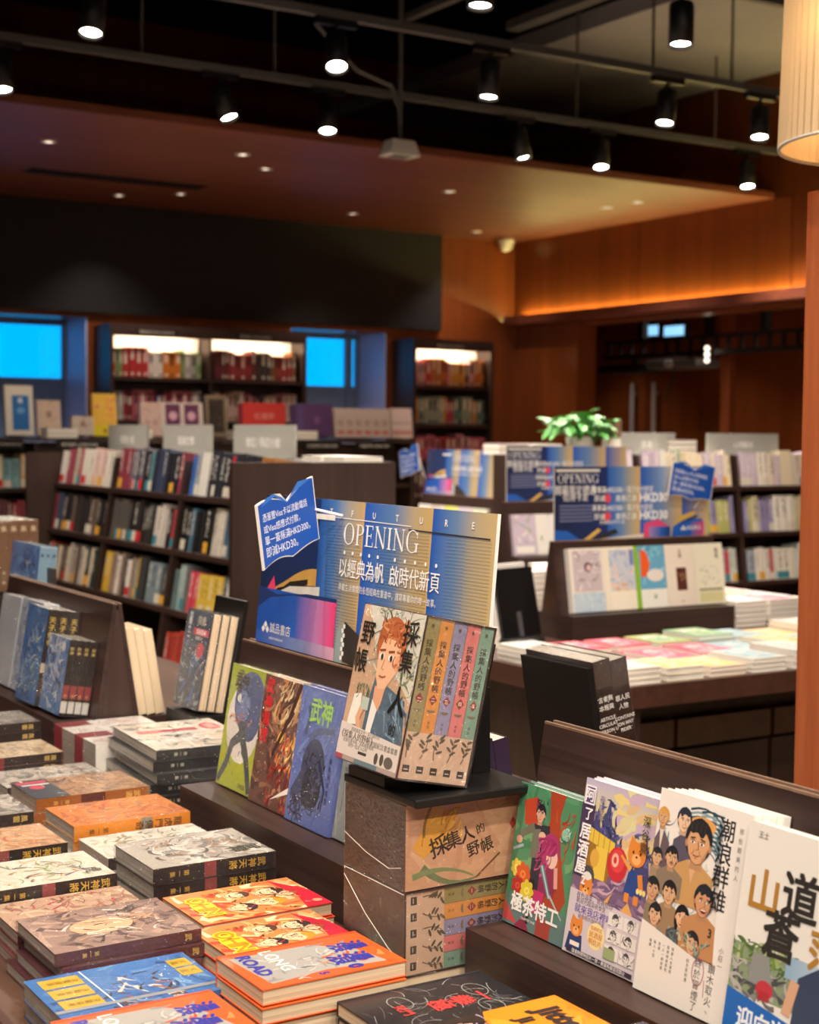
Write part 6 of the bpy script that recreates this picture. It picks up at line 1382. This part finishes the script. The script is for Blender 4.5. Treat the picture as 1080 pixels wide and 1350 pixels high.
for (rname, y, ly), row in zip(ROW, GRID):
    for i, (d, c, bd, n) in enumerate(row): cell(f'{d} in the {rname} row of the middle table', GX[i] + rn.uniform(-.004, .004), y, n, rn.uniform(.014, .021), c, bd, lx=rn.uniform(.145, .165), ly=ly)
for j, y in enumerate((4.28, 4.5, 4.72)):
    for i, x in enumerate((4.19, 4.37, 4.55)):
        d = [['white', 'pinkish', 'cream'], ['rosy', 'pale grey', 'off-white'], ['ivory', 'pale pink', 'chalk white']][j][i]
        cell(f'{d} pile book right of the middle stand', x, y, 5 if i < 2 else 4, .02, ['f4efe8', 'f4dcd8', 'efe6d2'][(i + j) % 3], ['white', 'pink', 'gold'][(i + j) % 3], cols=['f4efe8', 'f0dcd8', 'e8e4dc'])
cell('book left of the tablet stand', 2.90, 4.28, 3, .022, 'efe6d2', 'gold')
cell('pale book behind the tablet stand', 2.90, 4.52, 4, .022, 'f0ece4', 'white')
# five pale books leaning on the middle stand
def art_pale(i, w, h):
    a = Art(w, h, ['e8e0d4', 'ece0cc', 'f0ebe0', 'ecdccc', 'ece4cc'][i]); A = a.A
    if i == 0: a.rect(.1, A * .32, .95, A * .96, 'c8b8bc'); a.paint(['a8989c', 'd8ccd0', '8a9088', 'e0d4d4'], 40, 501, (.1, A * .32, .95, A * .96), .1, .3, .08); a.ell(.55, A * .7, .12, .12, '5a4450'); a.ell(.57, A * .69, .08, .08, 'd8b8b8'); a.rect(.05, 0, 1, A * .3, 'c0d0dc'); a.paint(['8ab0c8', 'e8ece8'], 20, 502, (.05, 0, 1, A * .3), .06, .2, .03)
    if i == 1: a.rect(.2, A * .3, 1, A * .95, 'c4c8d4'); a.paint(['a8b4cc', 'e8c8b8', 'd8d0d0'], 40, 503, (.2, A * .3, 1, A * .95), .1, .3, .1); a.paint(['e89850', 'f0c8a0'], 14, 504, (.25, A * .28, .9, A * .42), .1, .2, .06, .1); a.rect(.2, 0, 1, A * .3, 'f0e4d0'); a.rect(.85, A * .7, .98, A * .95, '7a86b8')
    if i == 2: a.rect(0, 0, .14, A, '8ab82c'); a.rect(.14, A * .3, 1, A, '6aa8c8'); a.paint(['4a90b8', '8ac4d8', 'b8d8d8'], 30, 505, (.14, A * .3, 1, A), .1, .3, .08); a.poly([(.2, A * .95), (.4, A * .9), (.5, A * .7), (.35, A * .5), (.18, A * .5)], 'e8602c'); a.ell(.65, A * .52, .28, .16, 'e8dcd4'); a.text('畫', .6, A * .18, .12, '7aa05a')
    if i == 3: a.rect(.35, A * .25, .7, A * .62, '5a3028'); a.paint(['8a4a38', '3a2420', 'd8a080'], 20, 506, (.36, A * .26, .69, A * .61), .04, .12, .03); a.vtext('花開', .52, A * .92, .12, '5a4a3c'); a.text('小說', .5, A * .08, .06, '8a7a6c')
    if i == 4: a.paint(['4a4438', '8a8068'], 22, 507, (.2, A * .3, .8, A * .65), .05, .15, .02); a.vtext('葡萄', .78, A * .92, .14, '3a342c'); a.rect(.1, A * .22, .9, A * .26, '9a9070'); a.rect(.1, A * .04, .9, A * .2, 'd8d09c')
    return a.mesh('cover_print')
xs = 3.42
for i, w in enumerate((.155, .15, .15, .145, .15)):
    a = math.radians(9.3); H = .235
    M = basis((1, 0, 0), (0, math.sin(a), math.cos(a)), (0, -math.cos(a), math.sin(a)), (xs, 4.345, TZ + .0905))
    book(['pale book with small portrait, first', 'cream book with watercolour sky, second', 'blue and orange book with lime spine, third', 'cream book with dark photo panel, fourth', 'cream book with ink sketch, fifth'][i] + ' on the middle stand', M, w, H, .025, ['e8e4dc', 'ece4d4', '8ab82c', 'ecdccc', 'ece4cc'][i], art_pale(i, w, H), pages='pages_cream', bind='L', name='book', cat='book', group='books leaning on the middle stand')
    xs += w + .0015
# tablet on a black stand
tb = empty('tablet_stand', 'white tablet on a black stand seen from behind', 'tablet', matrix=rotz((3.11, 4.36, TZ), .25))
ob('foot_plate', MB().lathe([(0, 0.0005), (.10, .0005), (.10, .01), (.095, .014), (0, .014)], 28, (.11, .0, 0)).me('foot_plate', 'black_plastic', True), tb)
a = math.radians(12)
Mt = basis((1, 0, 0), (0, math.sin(a), math.cos(a)), (0, -math.cos(a), math.sin(a)), (0, -.02, .016))
o = ob('tablet_body', MB().box((-.015, 0, -.03), (.215, .27, -.02)).me('tablet_body', 'white_plastic'), tb); o.matrix_local = Mt; md = o.modifiers.new('bevel', 'BEVEL'); md.width = .004; md.segments = 2
o = ob('back_case', MB().box((.02, 0, -.019), (.235, .25, -.006)).me('back_case', 'black_plastic'), tb); o.matrix_local = Mt
o = ob('support_arm', MB().box((.11, -.0, -.005), (.125, .09, .004)).me('support_arm', 'metal_grey'), tb); o.matrix_local = Mt
# orange boxes and stacks at the far left of the middle table
cell('orange box file behind the near poster', 3.12, 4.56, 2, .036, 'e89428', None, .2, .2)
for i, (d, x, c) in enumerate((('white book', 3.40, 'f0ece6'), ('cream book', 3.58, 'ece2d2'), ('pink book', 3.76, 'f0c0c4'))):
    cell(f'{d} behind the tablet, in the tall rear piles', x, 4.9, 8, .0235, c, 'white' if i < 2 else 'pink', cols=[c, 'f0ece6', 'e4dcd0'])
# far tables with small posters
def far_stand(label, plabel, dist, px0, px1, pyb, art_lab, seed, tz, blab):
    p0, p1 = PD(px0, pyb, dist), PD(px1, pyb, dist); z0 = tz
    x0, y0 = p0.x, (p0.y + p1.y) / 2; L = .79
    st = stand(label, (x0, y0 + .05, tz), 0, L)
    poster(plabel, basis((1, 0, 0), (0, .02, 1), (0, -1, .02), (x0 + .02, y0 + .0505, tz + .354)), .75, .27, PO)
    r = random.Random(seed); xx = x0 + .02
    for i in range(5):
        w = r.uniform(.135, .15); aa = math.radians(9.3); c = r.choice(['e8e4dc', 'd8c8c0', 'c8d0b8', 'd8d86a', 'c8b8c8', 'e4d8c8'])
        M = basis((1, 0, 0), (0, math.sin(aa), math.cos(aa)), (0, -math.cos(aa), math.sin(aa)), (xx, y0 - .004, tz + .0905))
        ar = Art(w, .2, c); ar.paint([c, 'e8e0d4', '9aa878', 'c8b0a8', '8a98a8'], 16, seed + i, lo=.1, hi=.4, wd=.12); ar.rect(.1, ar.A * .05, .9, ar.A * .22, 'efeae0')
        book(f'{blab}, {ORD[i]} from left', M, w, .2, .02, c, ar.mesh('cover_print'), pages='pages_white', bind='L', name='book', cat='book', group='books on the far stands'); xx += w + .002
    return x0, y0, L
x0, y0, L = far_stand('far dark book stand below the right back poster', 'dark blue far poster left of the middle poster', 7.4, 660, 735, 661, 'x', 601, .82, 'pale book on the stand below the right back poster')
side_table('far side table carrying the right back poster stand', x0 - .1, y0 - .52, x0 + .9, y0 + .3, .82)
for i in range(5):
    for k in range(3): flat_book(f'pale flat book on the right far table, column {ORD[i]}, {LEVEL[2 - k]} of pile', x0 - .06 + i * .185, y0 - .45, .8205 + k * .026, .16, .21, .025, rn.choice(['f0ece4', 'e8dcd4', 'f0d0d0', 'dce4e0', 'f4ecd8']), rn.uniform(-.04, .04), 'books lying on the far tables')
e0 = PD(536, 650, 9.3); XF, YF, ZF = e0.x + .12, e0.y, .78
stand('far dark book stand near the dark end panel', (XF, YF, ZF), R90, .79)
poster('small far blue poster right of the dark end panel', basis((0, -1, 0), (.08, 0, 1), (-1, 0, .08), (XF - .0005, YF - .02, ZF + .354)), .736, .272, PM)
for i in range(5):
    c = ['e8e4dc', 'd8c8c0', 'd8d86a', 'c8b8c8', 'c8d0b8'][i]; w = .142
    ar = Art(w, .2, c); ar.paint([c, 'e8e0d4', '9aa878', 'c8b0a8', '8a98a8'], 16, 631 + i, lo=.1, hi=.4, wd=.12); ar.rect(.1, ar.A * .05, .9, ar.A * .22, 'efeae0')
    book(f'pale book on the far stand by the end panel, {ORD[i]} from left', leaning(YF - .02 - i * .147, 9.3, XF - .054, ZF + .09), w, .2, .02, c, ar.mesh('cover_print'), pages='pages_white', bind='L', name='book', cat='book', group='books on the far stands')
side_table('far side table carrying the small far poster stand', XF - .36, YF - .86, XF + .3, YF + .06, ZF)
for i in range(4):
    for k in range(3): flat_book(f'pale flat book on the left far table, {ORD[i]} pile, {LEVEL[2 - k]} in it', XF - .35, YF - .2 - i * .2, ZF + .0005 + k * .03, .2, .16, .029, rn.choice(['f0ece4', 'e8dcd4', 'e0a0a0', 'dce4e0', 'f4ecd8']), rn.uniform(-.04, .04), 'books lying on the far tables')
badge('far small blue badge left of the small poster', PX(527, 628, XF - .03), PX(527, 590, XF - .03), PX(552, 622, XF - .03), PX(552, 584, XF - .03), lines1, PX(560, 630, XF))

# ------------------------------------------------------------------ things standing on the back row and shelves
ZT1 = 1.4505
def faceout(label, px0, px1, pyt, c, art, tk=.03, name='standing_book', cat='book', y=Y1R + .16):
    p0, p1 = PY(px0, pyt, y), PY(px1, pyt, y); w, h = p1.x - p0.x, p0.z - ZT1
    M = basis((1, 0, 0), (0, .12, 1), (0, -1, .12), (p0.x, y + tk, ZT1 + .0105))
    t = empty(name, label, cat, matrix=M, group='books standing on the back row')
    cc, pp, ww = cover_mesh(w, h, tk, 'L', 'pages_cream'); ob('cover', cc, t, color=c); ob('page_block', pp, t)
    a = Art(w, h, c); art(a, a.A); ob('cover_print', a.mesh('cover_print'), t, (0, 0, tk + .0005))
    ob('easel_foot', MB().box((w * .2, -.0, -.08), (w * .8, .01, 0)).box((w * .45, .01, -.02), (w * .55, h * .6, 0)).me('easel_foot', 'black_plastic'), t)
def a1(a, A): a.rect(.25, A * .1, .85, A * .8, '2f6fb0'); a.ell(.55, A * .5, .15, .12, '6aa0d0'); a.text('藍', .55, A * .7, .2, 'e8ecf0', .03)
def a2(a, A): a.paint(['c8a890', 'd8bca4', 'b89880'], 12, 1, lo=.2, hi=.5, wd=.1); a.text('書', .5, A * .6, .3, '8a6a54', .03)
def a3(a, A): a.rect(0, 0, 1, A * .25, 'e0c82c'); a.paint(['e89858', 'f0c060', 'e8786a'], 20, 2, (.1, A * .3, .9, A * .9), .1, .3, .12); a.text('新', .5, A * .12, .2, '6a4a10', .03)
def a4(a, A): a.ell(.3, A * .4, .16, .16, 'c09a8c'); a.ell(.7, A * .4, .16, .16, 'c09a8c'); a.paint(['c8a494', 'a88474'], 12, 3, lo=.2, hi=.5, wd=.06)
def a5(a, A): a.rect(.1, A * .25, .45, A * .95, '6a3a58'); a.rect(.55, A * .25, .9, A * .95, '6a3a58'); a.ell(.28, A * .6, .1, .1, 'd8a8b8'); a.ell(.72, A * .6, .1, .1, 'd8a8b8'); a.rect(.1, A * .05, .9, A * .15, 'b8a8a0')
def a6(a, A): a.rect(.15, A * .1, .85, A * .9, '3a322c'); a.paint(['5a4a3c', '2a2420'], 12, 4, (.15, A * .1, .85, A * .9), .1, .3, .1)
def a7(a, A): a.ell(.3, A * .15, .07, .06, 'e8b8a0'); a.ell(.7, A * .15, .07, .06, 'e8b8a0'); a.text('紅樓夢', .5, A * .6, .16, 'd88078', .03)
def a8(a, A): a.rect(0, 0, .15, A, '5a4a78'); a.text('紫', .55, A * .5, .2, '8a5a88', .03)
def a9(a, A):
    for i in range(6): a.ell(.1 + i * .16, A * .5, .06, .06, 'b89a8c'); a.rect(.04 + i * .16, A * .1, .16 + i * .16, A * .25, 'c8786c')
for args in (('blue and cream book standing at far left on the back row', 8, 45, 510, 'dcd4c4', a1), ('beige cover standing beside the blue one', 50, 81, 530, 'c8b09c', a2), ('pale tan set standing left of the yellow book', 96, 124, 552, 'c8b8a8', a2, .06), ('yellow and orange book standing on the back row', 124, 155, 521, 'e8b848', a3), ('pale pink set with two medallions', 187, 214, 533, 'cfb0a4', a4, .05), ('beige double set with two purple panels', 214, 269, 533, 'd0c0b4', a5, .05), ('brown framed album on the back row', 273, 301, 523, '7a6a54', a6), ('bright red boxed book on the back row', 322, 378, 534, 'c03a34', a7, .08), ('purple square box on the back row', 394, 440, 536, '5c3f66', a8, .12), ('long beige boxed series on the back row', 443, 516, 541, 'c8b4a8', a9, .06), ('pink edged series at right end of the back row', 518, 545, 541, 'd8c0b8', a9, .06)):
    faceout(*args)
for i, (px, c) in enumerate(((58, 'd8d0c4'), (158, 'd4c8bc'), (305, 'd8c8b4'), (380, 'd8d0c8'))):
    p = PY(px, 560, Y1R + .08)
    for k in range(2): flat_book(f'pale flat book on the back row, {["left", "second", "third", "right"][i]} pile, {LEVEL[1 - k]}', p.x, Y1R + .02, ZT1 + k * .031, .2, .12, .03, c, 0, 'flat books on the back row')
# white papers lying on the low left bookcase
for i, (px, py, c) in enumerate(((196, 588, 'f0ead8'), (280, 590, 'f0e4c0'), (393, 592, 'f0ece4'), (428, 594, 'ece8e0'))):
    p = PX(px, py, 3.2 if i < 2 else 3.22)
    x = min(3.2, 3.45 - .22); y = max(LY0 + .04, p.y - .1)
    flat_book(f'white booklet on the low bookcase, {["left of", "right of", "right end near", "far right beside"][i]} the grey signs', 3.2 if i < 3 else 3.2, [7.28, 6.62, 5.85, 5.65][i], 1.3758, .21, .15, .022, c, .1, 'booklets on the low bookcase')
# right bookcase top: plant, stacks
ZT2 = 1.3905
p = PY(768, 560, Y2R + .34)
t = empty('potted_plant', 'leafy green potted plant on the right bookcase', 'plant', (p.x, Y2R + .36, ZT2))
ob('pot', MB().lathe([(0, 0), (.07, 0), (.085, .1), (.078, .1), (.07, .08), (0, .08)], 24).me('pot', 'pot', True), t)
lf = MB(); lf.v = [(0, 0, 0), (.02, .015, .006), (.028, .045, .004), (.012, .085, -.012), (0, .1, -.022), (-.012, .085, -.012), (-.028, .045, .004), (-.02, .015, .006), (0, .045, -.004)]
lf.f = [(0, 1, 8), (1, 2, 8), (2, 3, 8), (3, 4, 8), (4, 5, 8), (5, 6, 8), (6, 7, 8), (7, 0, 8)]
LEAF = lf.me('leaf', 'leaf', True); r = random.Random(9)
for i in range(90):
    l = ob('leaf', LEAF, t); a_ = r.uniform(0, 6.28); rad = r.uniform(.02, .17)
    l.location = (rad * 1.1 * math.cos(a_), rad * .8 * math.sin(a_), .11 + r.uniform(0, .13) * (1.2 - rad * 4))
    l.rotation_euler = (r.uniform(-.5, .6), r.uniform(-.4, .4), a_ - math.pi / 2 + r.uniform(-.6, .6)); s = r.uniform(.7, 1.15); l.scale = (s, s, s)
for i in range(6):
    a_ = i * 1.05; ob('stem', MB().tube([(0, 0, .08), (.05 * math.cos(a_), .04 * math.sin(a_), .15), (.11 * math.cos(a_), .08 * math.sin(a_), .2)], .004, 6).me('stem', 'leaf'), t)
p = PY(806, 545, Y2R + .24)
t = empty('small_card_box', 'tan and white card box beside the plant', 'box', (p.x, Y2R + .26, ZT2)); boxo('box_body', (0, 0, .0005), (.09, .06, .1), 'paper_white', t); boxo('box_lid', (-.002, -.002, .1), (.092, .062, .2), 'wood_edge', t)
for i, (px, c, n) in enumerate(((668, 'c8a8a8', 2), (712, 'e8e4dc', 2), (895, '5a3f5c', 3))):
    p = PY(px, 570, Y2R + .2)
    for k in range(n): flat_book(f'{["pinkish", "white", "dark purple"][i]} flat book on the right bookcase, {LEVEL[n - 1 - k]} of its pile', p.x, Y2R + .27, ZT2 + .0005 + k * .03, .21, .15, .029, c, 0, 'flat books on the right bookcase')

# ------------------------------------------------------------------ hanging rack beyond the opening
t = empty('ceiling_rack', 'dark hanging lattice rack with projector gear beyond the opening', 'rack', (9.0, 8.0, 2.75))
for k, (z0, z1) in enumerate(((-.42, -.39), (-.56, -.52))): ob('rack_rail', MB().box((-.02, .2, z0), (.02, 2.95, z1)).me('rack_rail', 'metal_black'), t)
for i in range(18): ob('rack_slat', MB().box((-.012, .25 + i * .155, -.52), (.012, .28 + i * .155, -.42)).me('rack_slat', 'metal_black'), t)
for y in (.9, 1.55, 2.4): ob('hanger_post', MB().box((-.03, y, -.39), (.03, y + .07, -.001)).me('hanger_post', 'metal_black'), t)
t = empty('projector', 'grey projector unit hung beneath the dark rack', 'projector', (9.0, 9.6, 2.16)); boxo('projector_body', (-.15, 0, -.08), (.15, .62, .0), 'metal_grey', t, bevel=.015); boxo('projector_body', (-.13, .72, -.1), (.13, 1.3, -.02), 'metal_black', t, bevel=.015)
ob('hanger_post', MB().box((-.02, .2, 0), (.02, .25, .026)).box((-.02, .9, -.02), (.02, .95, .026)).me('hanger_post', 'metal_black'), t)
ob('lens_ring', MB().cyl((-.15, .3, -.04), (-.19, .3, -.04), .035).me('lens_ring', 'steel'), t)
for i, (a_, b_) in enumerate(((842, 869), (875, 903))):  # two emissive pale blue panels above the rack
    p0, p1 = PX(a_, 445, 9.4), PX(b_, 427, 9.4)
    m_ = empty('glowing_panel', ['left glowing pale blue screen above the rack', 'right glowing pale blue screen above the rack'][i], 'screen', (9.4, p1.y, p0.z), group='glowing screens above the rack')
    w_ = p0.y - p1.y; h_ = p1.z - p0.z; ob('glow_face', MB().box((-.004, 0.01, 0.01), (0, w_ - .01, h_ - .01)).me('glow_face', 'pale_blue_glow'), m_); ob('housing', MB().box((0, 0, 0), (.05, w_, h_)).box((.02, w_ / 2 - .02, h_), (.04, w_ / 2 + .02, 2.75 - p0.z)).me('housing', 'metal_black'), m_)
t = empty('indicator_lamp', 'column of small white lamps at the rack end', 'lamp', (8.95, 9.52, 2.26))
ob('lamp_bar', MB().box((0, 0, -.14), (.03, .03, .0)).me('lamp_bar', 'metal_grey'), t)
for i in range(3): ob('bulb', MB().lathe([(0, -.022), (.016, -.015), (.022, 0), (.016, .015), (0, .022)], 12, (-.02, .015, -.02 - i * .05)).me('bulb', 'downlight_lens', True), t)
for i, (pts) in enumerate(([(9.0, 10.0, 2.12), (9.05, 10.1, 1.95), (9.1, 10.25, 1.8)], )):
    tag(ob('hanging_cable', MB().tube([Vector(q) for q in pts], .008).me('hanging_cable', 'cable')), 'black cable dangling below the projector', 'cable')
